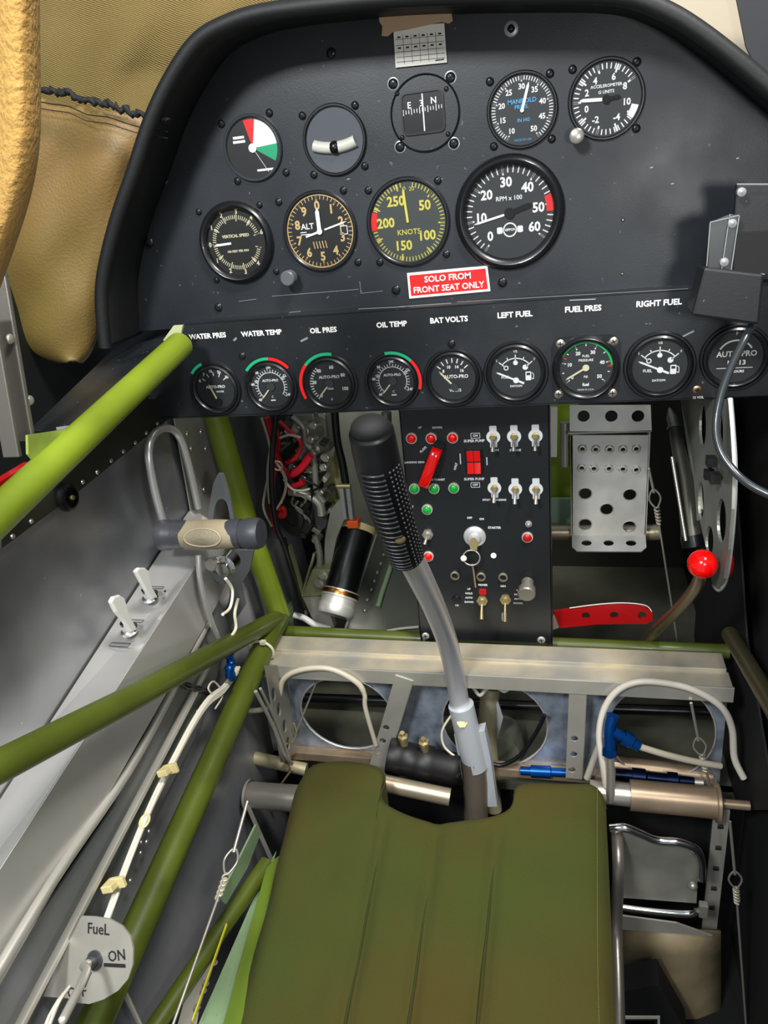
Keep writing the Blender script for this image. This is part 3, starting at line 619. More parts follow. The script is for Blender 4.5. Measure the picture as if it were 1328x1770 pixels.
# rocker
x, z = c2(820, 797); m = MB(); m.shape([rrect(x, z, .0185, .0275, .0015)], FC, 0, .0025); rk = m.build('rocker_switch', BLK, sw)
m = MB(); dx = .0037
for s_ in (-1, 1):
    for k, (za, zb_, h0, h1) in enumerate(((.0125, .0008, .006, .0035), (-.0008, -.0125, .0035, .0058))):
        pts = [(x + s_ * dx - .0034, z + za, h0), (x + s_ * dx + .0034, z + za, h0), (x + s_ * dx + .0034, z + zb_, h1), (x + s_ * dx - .0034, z + zb_, h1)]
        m.add([FC @ V(q) for q in pts] + [FC @ V((q[0], q[1], .002)) for q in pts], [(3, 2, 1, 0), (0, 1, 5, 4), (1, 2, 6, 5), (2, 3, 7, 6), (3, 0, 4, 7)])
m.build('rocker', REDG, rk)
# guarded selector knob (red lever)
x0, z0 = c2(757, 775); x1, z1 = c2(737, 828)
m = MB(); F2 = frame(FC @ V((x0, z0, 0)), FC.to_3x3() @ V((z1 - z0, -(x1 - x0), 0)), FC.to_3x3() @ V((-(x1 - x0), -(z1 - z0), 0)))
d = V((x1 - x0, z1 - z0)); L = d.length; ux, uz = d.x / L, d.y / L; px_, pz = -uz, ux
def lv(t, s_, h): return FC @ V((x0 + ux * t + px_ * s_, z0 + uz * t + pz * s_, h))
w = .0058; rows = []
for t, h in ((-.003, .010), (0, .013), (.005, .0155), (.012, .0165), (.022, .0165), (L + .003, .0150), (L + .005, .013)):
    rows.append([lv(t, -w, h - .009), lv(t, -w, h - .001), lv(t, -w * .8, h), lv(t, w * .8, h), lv(t, w, h - .001), lv(t, w, h - .009)])
m.grid(rows); m.add(rows[0], [(0, 1, 2, 3, 4, 5)]); m.add(rows[-1], [(5, 4, 3, 2, 1, 0)]); kn = m.build('selector_lever', REDG, sw); kn['label'] = 'red selector lever pointing down left'
m = MB(); m.prism([lv(-.009, -w, .0002), lv(-.009, w, .0002), lv(.006, w, .0002), lv(.006, -w, .0002)], (0, -.008, 0)); m.build('hinge_block', BLK, kn)
# key switch
x, z = c2(821, 927); p = FC @ V((x, z, 0)); m = MB(); m.lathe(p, (0, -1, 0), [(.0125, 0), (.0125, .0015), (.0115, .0026), (.0075, .0035), (.0066, .0070), (.0058, .0075), (0, .0078)], 36); m.build('key_switch', mat('satin_nickel', '#cfd0d2', .35, .5), sw)
k = thing('ignition_key', 'steel key with a split ring hanging in the key switch of the black panel', 'key', p + V((0, -.012, -.004)))
m = MB(); m.prism([p + V(q) for q in [(-.002, -.008, .003), (-.0055, -.009, -.004), (-.004, -.010, -.010), (.003, -.010, -.012), (.0045, -.009, -.004), (.001, -.008, .003)]], (.0, -.0018, 0)); m.build('key_head', BRS, k)
cx, cz = c2(817, 957); rc = FC @ V((cx, cz, .010)); m = MB(); m.tube([rc + V((.0095 * math.cos(t * .5236), .002 * math.sin(t * .5236), .0085 * math.sin(t * .5236))) for t in range(12)], .0009, 8, 3, True); m.build('split_ring', STL, k)
e = FC @ V((*c2(823, 1012), .004)); m = MB(); m.tube([rc + V((0, 0, -.0085)), rc + V((.001, .001, -.014)), e], lambda t: .0016 - .0006 * t, 8, 4); m.build('key_chain', BRZ, k)
m = MB(); m.ball(FC @ V((*c2(804, 957), .012)), .0036); m.build('bead', WHT, k)
for u, v in ((787, 994), (832, 996), (870, 997)):
    x, z = c2(u, v); p = FC @ V((x, z, 0)); m = MB(); m.lathe(p, (0, -1, 0), [(.0054, 0), (.0054, .0025), (.0046, .003), (.0036, .003), (.0036, .0005)], 24); j = m.build('circuit_breaker', mat('breaker_ring', '#8e8878', .4, .6), sw)
    m = MB(); m.lathe(p, (0, -1, 0), [(.0036, .0006), (0, .0006)], 20); m.build('breaker_button', BLKM, j)
x, z = c2(912, 1006); p = FC @ V((x, z, 0)); m = MB(); m.lathe(p, (.0, -1, -.15), [(.007, 0), (.007, .012), (.0098, .014), (.0098, .022), (.0085, .0235), (0, .0235)], 32); m.build('dimmer_knob', STL, sw)
x, z = c2(789, 1036); p = FC @ V((x, z, 0)); m = MB(); m.lathe(p, (0, -1, 0), [(.0055, 0), (.0045, .003), (0, .003)], 12); m.build('socket', BLKS, sw)
for u, v in ((736, 1099), (936, 1106)):
    x, z = c2(u, v); screw(FC, x, z, .0046, sw, mat('light_screw', '#cfc9bd', .4, .5), .0018)
m = MB()
def wl(u, v, t, s_, rot=0, **k): x, z = c2(u, v); q = MB(); q.text(t, FC, x, z, s_ * 1.1, .0003, rot=rot, bold=.04, **k); q.build('caption', mat('caption_grey_white', '#d2d4d4', .5), sw)
wl(726, 739, 'UP', .0028); wl(756, 739, 'DOWN', .0028); wl(717, 799, 'LANDING GEAR', .0028); wl(757, 829, 'IN TRANSIT', .0028); wl(711, 876, 'ALT', .003)
wl(732, 777, 'FLAPS', .0032, 42); wl(788, 806, 'HALF', .0032, 72)
wl(820, 762, 'SUPER PUMP', .0036); wl(820, 828, 'SUPER PUMP', .0036); wl(822, 753, 'ON', .003); wl(822, 838, 'OFF', .003)
wl(856, 778, 'COM', .003); wl(891, 778, 'STROBE', .003); wl(855, 864, 'PITOT    LANDING', .0028)
wl(812, 895, 'OFF', .003); wl(833, 897, 'ON', .003); wl(855, 912, 'STARTER', .0032); wl(720, 915, 'UP', .003); wl(733, 977, 'ALT', .0028)
wl(835, 1011, 'PRIMER', .003); wl(870, 1013, 'IGN', .003)
for i, tx in enumerate(('UP', 'HOLD', 'AUTO', 'DOWN')): wl(811, 1018 + i * 7.5, tx, .0028); wl(896, 1020 + i * 7.5, tx, .0028)
wl(790, 1046, 'CB', .003)
for (u, v, ww, hh) in ((796, 793, .0011, .012), (842, 797, .0011, .009)):
    x, z = c2(u, v); m.box((x, z, .0003), (ww, hh, .0002), FC)
for v in (753, 838):
    x, z = c2(822, v); m.shape([rrect(x, z, .010, .0062, .001), rrect(x, z, .0088, .005, .0008)], FC, .0002, .0004)
m.build('caption_frame', mat('caption_grey_white', '#d2d4d4', .5), sw)
# ================================================================== left side: canopy rail, ledge, tubes
m = MB()
led = [A(52, 742, z=-.150), A(238, 563, z=-.122), A(312, 560, z=-.118), A(325, 590, z=-.118), A(140, 742, z=-.145)]
lg = thing('side_ledge', 'black sheet ledge with chipped edge above the bright olive tube, left of the panel', 'ledge', led[0])
m.prism(led, (0, 0, -.0015)); m.build('sheet', SUBP, lg)
m = MB()
e0, e1 = A(256, 622, z=-.1225), A(305, 578, z=-.1195)
m.bar(e0, e1, .0006, .0028, (0, 0, 1)); m.bar(A(98, 741, z=-.146), A(140, 735, z=-.1445), .0008, .0022, (0, 0, 1)); m.build('bare_edge', ALUG, lg)
# black riveted strip that joins the skin to the rail
st = thing('riveted_strip', 'black strip with a line of silver rivets under the bright olive tube', 'trim strip', A(180, 830, x=XL + .006))
m = MB()
pts = [(0, 948), (120, 860), (292, 722), (292, 690), (200, 690), (0, 850)]
m.prism([A(u, v, x=XL + .004) for u, v in pts], (.0015, 0, 0)); m.build('strip', mat('strip_olive_black', '#23251a', .45, bump=.05), st)
rv = None
for u, v in ((22, 927), (54, 901), (143, 833), (168, 816), (192, 796), (213, 780), (234, 765), (253, 748), (272, 732)):
    p = A(u, v, x=XL + .0055)
    if rv is None: m = MB(); m.lathe(p, (1, 0, 0), [(.0022, 0), (.0018, .001), (0, .0014)], 12); rv = m.build('rivet', STL, st); rp = p
    else: dup(rv, p - rp, st)
p = A(114, 860, x=XL + .007); m = MB(); m.lathe(p, (1, 0, 0), [(.0125, 0), (.0125, .004), (.010, .006), (.0085, .006), (.0085, .003), (.004, .003), (.004, .006), (0, .006)], 28)
kb = m.build('rubber_grommet', BLK, st); m = MB(); m.cyl(p + V((.0055, 0, 0)), p + V((.0075, 0, 0)), .002); m.build('centre_screw', BRS, kb)
def frame_tube(pts, r, matl, parent, name='tube', k=1, n=20): m = MB(); m.tube(pts, r, n, k); return m.build(name, matl, parent)
t0, t1 = A(-120, 1000, x=-.367), A(312, 596, x=-.367)
ut = thing('side_rail_tube', 'bright olive green tube rising to the lower left corner of the gauge panel', 'tube', t1)
m = MB(); m.tube([t0, (t0 + t1) / 2, t1], .0125, 20, 1); m.build('tube', OLV, ut)
m = MB(); a = A(303, 563, y=t1.y); m.prism([A(282, 588, y=t1.y + .004), A(300, 563, y=t1.y + .004), A(316, 562, y=t1.y + .004), A(312, 580, y=t1.y + .004), A(328, 590, y=t1.y + .004), A(322, 606, y=t1.y + .004), A(308, 606, y=t1.y + .004)], (0, .003, 0)); m.build('end_plate', mat('primer_chip', '#b3b98a', .5), ut)
m = MB(); m.prism([A(44, 752, x=-.372), A(140, 738, x=-.372), A(150, 730, x=-.372), A(62, 804, x=-.372), A(45, 785, x=-.372)], (.002, 0, 0)); m.build('gusset', mat('gusset_green', '#93a545', .45, col2='#77883a', vscale=30), ut)
m = MB(); m.bar(A(-30, 850, x=-.39), A(50, 802, x=-.39), .008, .003, (0, 0, 1)); tag(m.build('red_bar', REDM), 'short red bar behind the bright olive tube at the left edge', 'bar')
# canopy rail, upright grey strips at far left
cr = thing('canopy_rail', 'upright grey metal channel with two screws at the left edge', 'rail', A(25, 650, x=-.40))
for (a, b, w) in (((-6, 470), (44, 762), .016), ((-22, 540), (22, 790), .014)):
    m = MB(); m.bar(A(*a, x=-.402), A(*b, x=-.402), .004, w, (1, 0, 0)); m.build('channel', mat('rail_grey', '#7a766e', .4, .6, bump=.05), cr, bevel=.0008)
for u, v in ((17, 586), (52, 692)):
    p = A(u, v, x=-.396); m = MB(); m.ball(p, .0038, sc=(.6, 1, 1)); m.build('screw', STL, cr)
m = MB(); m.bar(A(196, 500, y=.70), A(200, 590, y=.70), .002, .004, (0, 1, 0)); m.tube([A(192, 480, y=.69), A(200, 575, y=.69), A(200, 592, y=.69)], .003, 8, 3); tag(m.build('black_conduit', BLK), 'thin black conduit running down beside the tan lobe', 'conduit')
m = MB(); m.prism([A(u, v, x=-.56) for u, v in ((-60, 380), (330, 440), (330, 640), (250, 700), (-60, 900))], (-.002, 0, 0)); tag(m.build('side_liner', mat('liner_black', '#101412', .5, bump=.1, bscale=40)), 'black side liner below and behind the tan cloth lobe', 'panel')
# ---- tan cloths
rr = random.Random(3)
def sheet(rows_px, y0, bul, nu=26, skew=0):
    rows = []
    for v, ul, ur, dy in rows_px:
        row = []
        for j in range(nu + 1):
            t = j / nu; u = ul + (ur - ul) * t
            vv = v + skew * t * max(0, 290 - v) / 140; yy = y0 + dy - bul * math.sin(math.pi * t) ** .7 + .006 * math.sin(u * .045 + v * .02) * math.sin(v * .017)
            row.append(A(u, vv, y=yy))
        rows.append(row)
    return rows
R1 = [(-60 + i * 12, -30, max(330, 520 - max(0, i - 8) * 26), .0 - i * .001) for i in range(24)]
R1 = [(v, -30, u2, d) for (v, u1, u2, d) in R1]
m = MB(); m.grid(sheet([(v + 0, ul, ur, d) for v, ul, ur, d in R1], .80, .03)); tag(m.build('quilted_cover', TAN, solid=.004), 'tan ribbed cloth cover behind the hood at top left, above the black seam', 'cloth')
lob = []
for v in [150, 170, 200, 240, 290, 340, 400, 450, 500, 530, 555, 575, 592, 606, 616, 622, 625]:
    ul = 0 if v < 470 else (5 + (v - 470) * .25 if v < 540 else 22)
    if v >= 540: q = (v - 540) / 86; ul = 22 + (125 - 22) * (1 - math.sqrt(max(0, 1 - q * q)))
    ur = 300 if v < 240 else 300 - (v - 240) * .45
    if v > 440: ur = min(ur, 205)
    if v >= 500: q = (v - 500) / 126; ur = 178 - (178 - 132) * (1 - math.sqrt(max(0, 1 - q * q))) * 1.0
    elif v > 400: ur = 205 - (v - 400) * .27
    lob.append((v, ul - (30 if v < 470 else 0), ur, 0))
m = MB(); m.grid(sheet(lob, .715, .028, skew=62)); tag(m.build('cloth_lobe', TANL, solid=.006, subs=1), 'smooth tan cloth lobe hanging below the black seam, left of the panel', 'cloth')
m = MB()
sm = [(50, 150), (90, 158), (120, 162), (150, 176), (185, 180), (215, 190), (250, 200), (290, 206)]
P = catmull([A(u, v, y=.668) for u, v in sm], 8)
P = [p + V((0, rr.uniform(-.001, .001), rr.uniform(-.0022, .0022))) for p in P]
m.tube(P, lambda t: .0026 + .0009 * math.sin(t * 140), 8, 1); m.tube([A(u, v + 22, y=.672) for u, v in sm], .0005, 6, 2); m.tube([A(u, v + 33, y=.672) for u, v in sm], .0004, 6, 2)
tag(m.build('black_seam', BLKM), 'ragged black seam cord between the two tan cloths', 'seam')
rows = []
for v in range(-80, 541, 20):
    if v < 200: ue = 62 + (v + 80) / 280 * 4
    elif v < 340: ue = 66 - ((v - 200) / 140) ** 2 * 18
    else: ue = 48 - ((v - 340) / 150) ** 1.1 * 50
    row = [A(ue - w, v, y=y) for w, y in ((120, .36), (60, .33), (34, .325), (18, .33), (7, .338), (1, .35), (0, .365), (3, .385), (20, .40))]
    rows.append(row)
m = MB(); m.grid(rows); tag(m.build('padded_edge', CREAM, solid=.003, subs=1), 'cream perforated padded edge closest to the camera at the far left', 'padding')
# right top corner
m = MB(); m.prism([A(u, v, y=.95) for u, v in ((1100, -60), (1280, -60), (1345, 130), (1345, 220), (1180, 60))], (0, .004, 0)); tag(m.build('canopy_sill', mat('canopy_cream', '#b3a791', .5)), 'cream canopy edge seen above the hood at top right', 'frame')
m = MB(); m.prism([A(u, v, y=.90) for u, v in ((1262, -60), (1460, -60), (1460, 300), (1345, 190), (1290, 80))], (0, .004, 0)); tag(m.build('dark_cover', mat('cover_dark', '#23252a', .6)), 'dark cover in the top right corner beyond the hood', 'cover')
# ================================================================== sill box and left interior
SILL = mat('sill_alloy', '#cbc9c5', .36, .65, bump=.03, bscale=100, var=.06, vscale=12)
sb = thing('sill_box', 'bright aluminium sill box with printed marks running along the left side', 'box', A(240, 1080, z=-.37))
so = [A(-40, 1437, x=XL + .002), A(78, 1264, x=XL + .002), A(276, 958, x=XL + .002), A(330, 880, x=XL + .002)]
si = [A(-15, 1530, x=-.382), A(143, 1280, x=-.382), A(346, 966, x=-.382), A(375, 905, x=-.382)]
so[0] = so[1] + (so[1] - so[2]) * 1.2; si[0] = si[1] + (si[1] - si[2]) * 1.2
dn = V((.006, 0, -.058))
m = MB()
for i in range(3): m.add([so[i], so[i + 1], si[i + 1], si[i]], [(0, 1, 2, 3)]); m.add([si[i], si[i + 1], si[i + 1] + dn, si[i] + dn], [(0, 1, 2, 3)])
m.add([si[-1], so[-1], so[-1] + dn, si[-1] + dn], [(0, 1, 2, 3)]); m.add([si[0], so[0], so[0] + dn, si[0] + dn], [(3, 2, 1, 0)]); m.build('cover', SILL, sb, solid=.0015)
FSB = frame(A(250, 1100, x=-.398), (si[1] - so[1]).normalized(), (so[2] - so[1]))
def sbp(u, v):
    # point on the sill top under pixel u,v
    n = (so[2] - so[1]).cross(si[1] - so[1]).normalized(); r = A(u, v, z=-1); t = so[1].dot(n) / r.dot(n); return r * t, (n if n.z > 0 else -n)
m = MB()
for (u, v, w, h) in ((272, 1017, .018, .0035), (237, 1075, .017, .004), (208, 1116, .024, .005)):
    p, n = sbp(u, v); G = frame(p + n * .0010, (sbp(u + 20, v + 1)[0] - p), (sbp(u, v - 20)[0] - p))
    m = MB(); m.shape([rrect(0, 0, w, h, .0004), rrect(0, 0, w - .0012, h - .0016, .0003)], G, 0, .0002); m.build('stencil_mark', INK, sb)
p, n = sbp(286, 1023); m = MB(); m.ball(p + n * .0008, .0012)
m.build('stencil_mark', INK, sb)
def cock(ub, vb, pts, label, shp, bs):
    p, n = sbp(ub, vb); c = thing('air_cock', label, 'lever', p, 'white levers on the sill box')
    m = MB(); m.lathe(p, n, [(.0085, 0), (.0085, .003), (.006, .004), (.0048, .010), (0, .010)], 20); m.build('base', CHR, c)
    m = MB(); m.lathe(p + n * .0095, n, [(.0046, 0), (.0046, .003), (0, .003)], 18); m.build('collar', BLKS, c)
    P = [A(u, v, x=xx) for u, v, xx in pts]
    pp = catmull([p + n * .012] + P, 5); prof = lambda t: .0042 + .0034 * max(0, (t - .35) / .65) ** 1.2 if t < .93 else .0052
    m = MB(); m.prism([A(u, v, x=-.392) for u, v in shp], (.0045, 0, 0)); m.tube([p + n * .010, A(*bs, x=-.390)], .0030, 10, 1); m.build('lever', mat('lever_ivory', '#dddcd4', .35), c, bevel=.0015)
cock(262, 1033, [(250, 1015, -.400), (243, 998, -.395), (234, 984, -.39)], 'white paddle lever on the sill box nearer the panel', [(228, 987), (234, 981), (244, 981), (251, 987), (254, 1002), (257, 1016), (267, 1032), (257, 1036), (246, 1020), (237, 1004)], (262, 1034))
cock(226, 1091, [(212, 1072, -.400), (200, 1050, -.396), (190, 1034, -.39)], 'white paddle lever on the sill box farther from the panel', [(185, 1040), (190, 1031), (200, 1028), (208, 1033), (213, 1046), (217, 1062), (231, 1088), (221, 1093), (207, 1073), (194, 1058)], (226, 1091))
# long rods, ridge strip and lower skin
def rod(px, r, matl, name, label, cat, n=12, k=5):
    m = MB(); m.tube([A(u, v, x=x) for u, v, x in px], r, n, k); return tag(m.build(name, matl), label, cat)
rod([(-60, 1775, -.368), (90, 1525, -.372), (220, 1335, -.376), (300, 1190, -.378), (362, 1070, -.380)], .0042, ALUP, 'push_rod', 'long bright round rod along the left side below the sill box', 'rod')
rs_ = thing('floor_rail', 'narrow flat alloy rail running beside the white wire bundle', 'rail', A(160, 1510, x=-.37))
m = MB(); m.bar(A(20, 1800, x=-.362), A(340, 1190, x=-.372), .004, .008, (1, 0, .3)); m.bar(A(340, 1190, x=-.372), A(385, 1105, x=-.374), .003, .006, (1, 0, .3)); m.build('rail', ALUP, rs_, bevel=.0008)
m = MB(); m.prism([A(u, v, x=-.385) for u, v in ((200, 1390), (345, 1055), (372, 1020), (400, 1090), (350, 1250), (120, 1700), (-40, 1990), (-90, 1820))], (-.002, 0, 0)); tag(m.build('side_skin', LOWM), 'dull alloy inner skin under the long bright rod', 'panel')
m = MB(); m.prism([A(u, v, x=-.352) for u, v in ((330, 1440), (440, 1190), (500, 1160), (490, 1300), (430, 1400), (350, 1560), (230, 1830), (120, 1830))], (-.002, 0, 0))
pass
# wire bundle
wb = thing('wire_bundle', 'bundle of white wires clipped along the left floor up to the fuel placard', 'wires', A(300, 1330, x=-.362))
bp = [(178, 1600, -.356), (192, 1560, -.356), (226, 1470, -.36), (262, 1385, -.361), (300, 1310, -.362), (332, 1250, -.363), (358, 1212, -.363), (385, 1190, -.363), (408, 1158, -.364)]
for i in range(6):
    dx, dz = ((i % 3) - 1) * .0034, (i // 3) * .0028
    m = MB(); m.tube([A(u, v, x=x) + V((dz, dx, dx * .4)) + V((0, .0006 * math.sin(j * 2.1 + i), 0)) for j, (u, v, x) in enumerate(bp)], .0017, 7, 4); m.build('wire', WIREW, wb)
for i in range(5):
    m = MB(); m.tube([A(u, v, x=x) + V((.001 * (i // 3), (i - 2) * .0021, 0)) for u, v, x in ((60, 1830, -.345), (92, 1745, -.347), (112, 1715, -.349))], .0012, 7, 3); m.build('wire', WIREW, wb)
m = MB(); m.tube([A(u, v, x=x) for u, v, x in ((372, 1205, -.362), (360, 1190, -.362), (370, 1178, -.362), (385, 1200, -.362), (372, 1225, -.362))], .001, 7, 5); m.build('wire', WIREW, wb)
for u, v in ((286, 1332), (192, 1530)):
    p = A(u, v, x=-.355); m = MB(); G = frame(p, (0, 1, -.25), (1, 0, .3)); m.box((0, 0, 0), (.013, .010, .006), G); m.box((.004, .004, .001), (.004, .012, .009), G); m.build('clip', CLIPM, wb, bevel=.0008)
p = A(250, 1419, x=-.358); m = MB(); m.tube([p + V((.004 * math.cos(t), .0055 * math.sin(t), .002 * math.sin(t))) for t in [i * .7 for i in range(9)]], .0011, 7, 3, True); m.build('cable_tie', CLIPM, wb)
m = MB(); m.tube([A(u, v, x=-.37) for u, v in ((305, 1178), (330, 1188), (358, 1196))], lambda t: .003 + .0012 * math.sin(t * 20), 10, 5); tag(m.build('black_connector', BLK), 'short black cable connector behind the sloping olive tube', 'connector')
rv = None
for u, v in ((341, 1230), (332, 1254), (316, 1290), (258, 1437), (245, 1456), (254, 1455), (226, 1522), (244, 1474)):
    p = A(u, v, x=-.3835)
    if rv is None: m = MB(); m.lathe(p, (1, 0, 0), [(.0026, 0), (.002, .001), (0, .0014)], 12); rv = m.build('rivet', STL); tag(rv, 'small dome rivet on the left floor skin beside the wire bundle', 'rivet', 'rivets on the left skin'); rp = p
    else: dup(rv, p - rp)
# fuel placard
fc = A(165, 1662, x=-.335); fp = thing('fuel_placard', 'half round alloy plate engraved Fuel and ON with a bent wire lever', 'placard', fc)
G = frame(fc, AX * 1 + V((0, 0, 0)), AY * 0 + (Matrix((AX, AY, AZ)).transposed().inverted() @ V((0, 1, 0)) if False else V((0, .55, .83))))
e = lambda u, v: (G.inverted() @ (lambda r: r * (fc.dot(G.to_3x3() @ V((0, 0, 1))) / r.dot(G.to_3x3() @ V((0, 0, 1)))))(A(u, v, z=-1)))
ol = [e(*q).xy for q in ((142, 1583), (165, 1584), (190, 1588), (212, 1600), (226, 1618), (231, 1640), (230, 1668), (222, 1692), (205, 1712), (180, 1727), (155, 1735), (135, 1733), (128, 1726), (75, 1722), (100, 1668))]
m = MB(); m.shape([ol], G, -.001, .0005); m.build('plate', ALUP, fp)
m = MB()
def ft(t, u, v, s_, rot=0): q = e(u, v); m.text(t, G, q.x, q.y, s_, .0006, rot=rot, bold=.01)
ft('FueL', 171, 1606, .0105, -6); ft('ON', 203, 1652, .010, 4); ft('OFF', 134, 1715, .010, 4)
q0, q1 = e(181, 1667), e(218, 1669); m.prism([G @ V((q0.x, q0.y - .0012, .0006)), G @ V((q1.x, q1.y - .0012, .0006)), G @ V((q1.x, q1.y + .0012, .0006)), G @ V((q0.x, q0.y + .0012, .0006))], (G.to_3x3() @ V((0, 0, .0003))))
q0, q1 = e(158, 1680), e(147, 1706); m.prism([G @ V((q0.x - .001, q0.y, .0006)), G @ V((q1.x - .001, q1.y, .0006)), G @ V((q1.x + .001, q1.y, .0006)), G @ V((q0.x + .001, q0.y, .0006))], (G.to_3x3() @ V((0, 0, .0003))))
m.build('engraving', INK, fp)
pv = G @ V((*e(166, 1659).xy, 0)); m = MB(); m.lathe(pv, G.to_3x3() @ V((0, 0, 1)), [(.0068, .0005), (.0068, .002), (.004, .002), (.004, .007), (0, .007)], 20); m.build('spindle', mat('spindle_grey', '#55565a', .35, .6), fp)
m = MB(); up3 = G.to_3x3() @ V((0, 0, 1)); m.tube([pv + up3 * .005, pv + up3 * .012, A(150, 1678, x=-.328), A(135, 1712, x=-.322), A(112, 1757, x=-.318), A(108, 1764, x=-.318)], .0030, 12, 5); m.build('wire_lever', ALUP, fp)
# ================================================================== lower truss tubes
tf = thing('frame_truss', 'welded truss of olive green tubes down the left side of the cockpit', 'tube frame', A(480, 1070, y=.775))
node = A(484, 1066, y=.775)
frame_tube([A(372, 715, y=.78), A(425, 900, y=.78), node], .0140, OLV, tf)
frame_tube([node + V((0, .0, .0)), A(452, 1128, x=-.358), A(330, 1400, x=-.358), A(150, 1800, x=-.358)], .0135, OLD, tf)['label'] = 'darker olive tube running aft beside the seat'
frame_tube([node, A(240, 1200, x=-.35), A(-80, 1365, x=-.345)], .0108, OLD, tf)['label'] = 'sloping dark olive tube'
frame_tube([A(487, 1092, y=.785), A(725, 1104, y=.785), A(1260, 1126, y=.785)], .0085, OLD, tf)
frame_tube([A(498, 1080, y=.86), A(500, 985, y=1.0)], .008, PGR, tf)
m = MB(); p = A(452, 1124, x=-.358); dr = (A(330, 1400, x=-.358) - p).normalized(); G = frame(p, dr.cross(V((0, 0, 1))), V((0, 0, 1)).cross(dr.cross(V((0, 0, 1)))) if False else dr.cross(dr.cross(V((0, 0, 1)))))
m.tube([p + (dr.orthogonal().normalized() * math.cos(t) + dr.cross(dr.orthogonal().normalized()) * math.sin(t)) * .0150 for t in [i * .5236 for i in range(12)]], .0018, 8, 2, True); m.box(p + V((.006, -.004, .014)), (.006, .006, .004)); tag(m.build('cable_tie', mat('tie_ivory', '#d9d2b6', .5)), 'ivory cable tie around the lower olive tube just below the joint', 'cable tie')
# ================================================================== left skin strap and hoop rod
sp_ = thing('rivet_strap', 'upright aluminium strap with dome rivets beside the upper olive tube', 'strap', A(330, 800, y=.79))
m = MB(); m.prism([A(u, v, x=-.424) for u, v in ((300, 715), (360, 715), (372, 790), (384, 812), (398, 860), (420, 1010), (445, 1060), (430, 1105), (398, 1090), (350, 980), (330, 880))], (-.0015, 0, 0)); m.build('strap', SILL, sp_)
rv = None
for u, v in ((324, 750), (348, 746), (331, 775), (356, 775), (353, 847), (405, 882), (414, 965), (435, 1002)):
    p = A(u, v, x=-.423)
    if rv is None: m = MB(); m.lathe(p, (1, 0, 0), [(.0036, 0), (.0028, .0014), (0, .002)], 12); rv = m.build('rivet', STL, sp_); rp = p
    else: dup(rv, p - rp, sp_)
m = MB(); m.tube([A(u, v, x=-.412) for u, v in ((283, 905), (268, 850), (257, 790), (263, 755), (285, 740), (308, 752), (325, 800), (343, 878))], .0042, 12, 6); tag(m.build('bent_rod', mat('rod_white_metal', '#d0d0cd', .3, .7)), 'silver rod bent in a hoop between the throttle and the skin', 'rod')
m = MB(); m.tube([A(u, v, x=-.366) for u, v in ((343, 960), (346, 1000), (358, 1050), (374, 1096), (396, 1140))], .0030, 10, 5); tag(m.build('link_rod', mat('rod_white_metal', '#d0d0cd', .3, .7)), 'pale link rod descending under the throttle grip', 'rod')
# ================================================================== throttle
th = thing('throttle', 'throttle lever with a beige and grey rubber grip over dark arms', 'throttle', A(365, 925, y=.62))
ya = .63
g0, g1 = A(275, 925, y=ya), A(452, 922, y=ya)
ax = (g1 - g0); L = ax.length; ax.normalize()
m = MB(); m.lathe(g0, ax, [(0, 0), (.0120, 0), (.0155, .002), (.0162, .006), (.0160, .012), (.0150, .014), (.0150, .026), (.0140, .030), (.0130, .034)], 36); m.build('left_cap', GRIPG, th)
m = MB(); m.lathe(g0, ax, [(.0130, .022), (.0142, .030), (.0152, L * .42), (.0152, L * .58), (.0140, L * .78), (.0132, L * .84)], 36); m.build('grip_sleeve', GRIPB, th)
m = MB(); m.lathe(g0, ax, [(.0130, L - .030), (.0148, L - .026), (.0150, L - .016), (.0158, L - .014), (.0160, L - .004), (.0145, L), (0, L + .0005)], 36); m.build('right_cap', GRIPG, th)
# grey tongues that wrap over the sleeve ends, and the thumb pad
mid = g0 + ax * (L * .5)
vw = -mid.normalized(); vw = (vw - ax * vw.dot(ax)).normalized(); sd = ax.cross(vw)
def ong(t, a, r): return g0 + ax * t + (vw * math.cos(a) + sd * math.sin(a)) * r
sgn = 1 if (sd.z > 0) else -1
m = MB(); m.grid([[ong(L * .5 + .020 * math.cos(b) * q, sgn * (-.25 + .62 * math.sin(b) * q), .0164 - .0008 * q) for b in [math.pi * 2 * i / 28 for i in range(29)]] for q in (0.02, .5, .9, 1.0)]); m.build('thumb_pad', mat('beige_rubber_pad', '#aba087', .8, bump=.8, bscale=1400), th)
m = MB(); m.tube([ong(L * .5 + .020 * math.cos(b), sgn * (-.25 + .62 * math.sin(b)), .0160) for b in [math.pi * 2 * i / 28 for i in range(28)]], .0005, 6, 1, True); m.build('pad_outline', mat('pad_line', '#c9bfa6', .6), th)
for s_, tt, nm in ((1, .020, 'left_tongue'), (-1, L - .020, 'right_tongue')):
    m = MB(); rows = []
    for i in range(9):
        a = sgn * (1.7 - 3.3 * i / 8); ext = .013 * max(0, math.sin(math.pi * min(1, (i + 1.2) / 6.5))) + .002
        rows.append([ong(tt + s_ * ext * q, a, .0158 - .0006 * q) for q in (0, .5, 1)])
    m.grid(rows); m.build(nm, GRIPG, th)
def arm(name, loops, y, th_=.004, matl=None):
    F = frame((0, y, 0)); lp = []
    for l in loops: lp.append([(A(u, v, y=y).x, A(u, v, y=y).z) for u, v in l])
    m = MB(); m.shape(lp, F, -th_ / 2, th_ / 2); return m.build(name, matl or mat('arm_grey', '#777b7e', .35, .4), th)
def smooth(pts, k=4): return [(p.x, p.y) for p in catmull([V((a, b, 0)) for a, b in pts], k, True)]
arm('upper_arm', [[(360, 925), (362, 880), (370, 835), (378, 818), (386, 818), (396, 850), (412, 925)], smooth([(372, 925), (372, 880), (380, 862), (392, 866), (398, 890), (400, 925)])], .69)
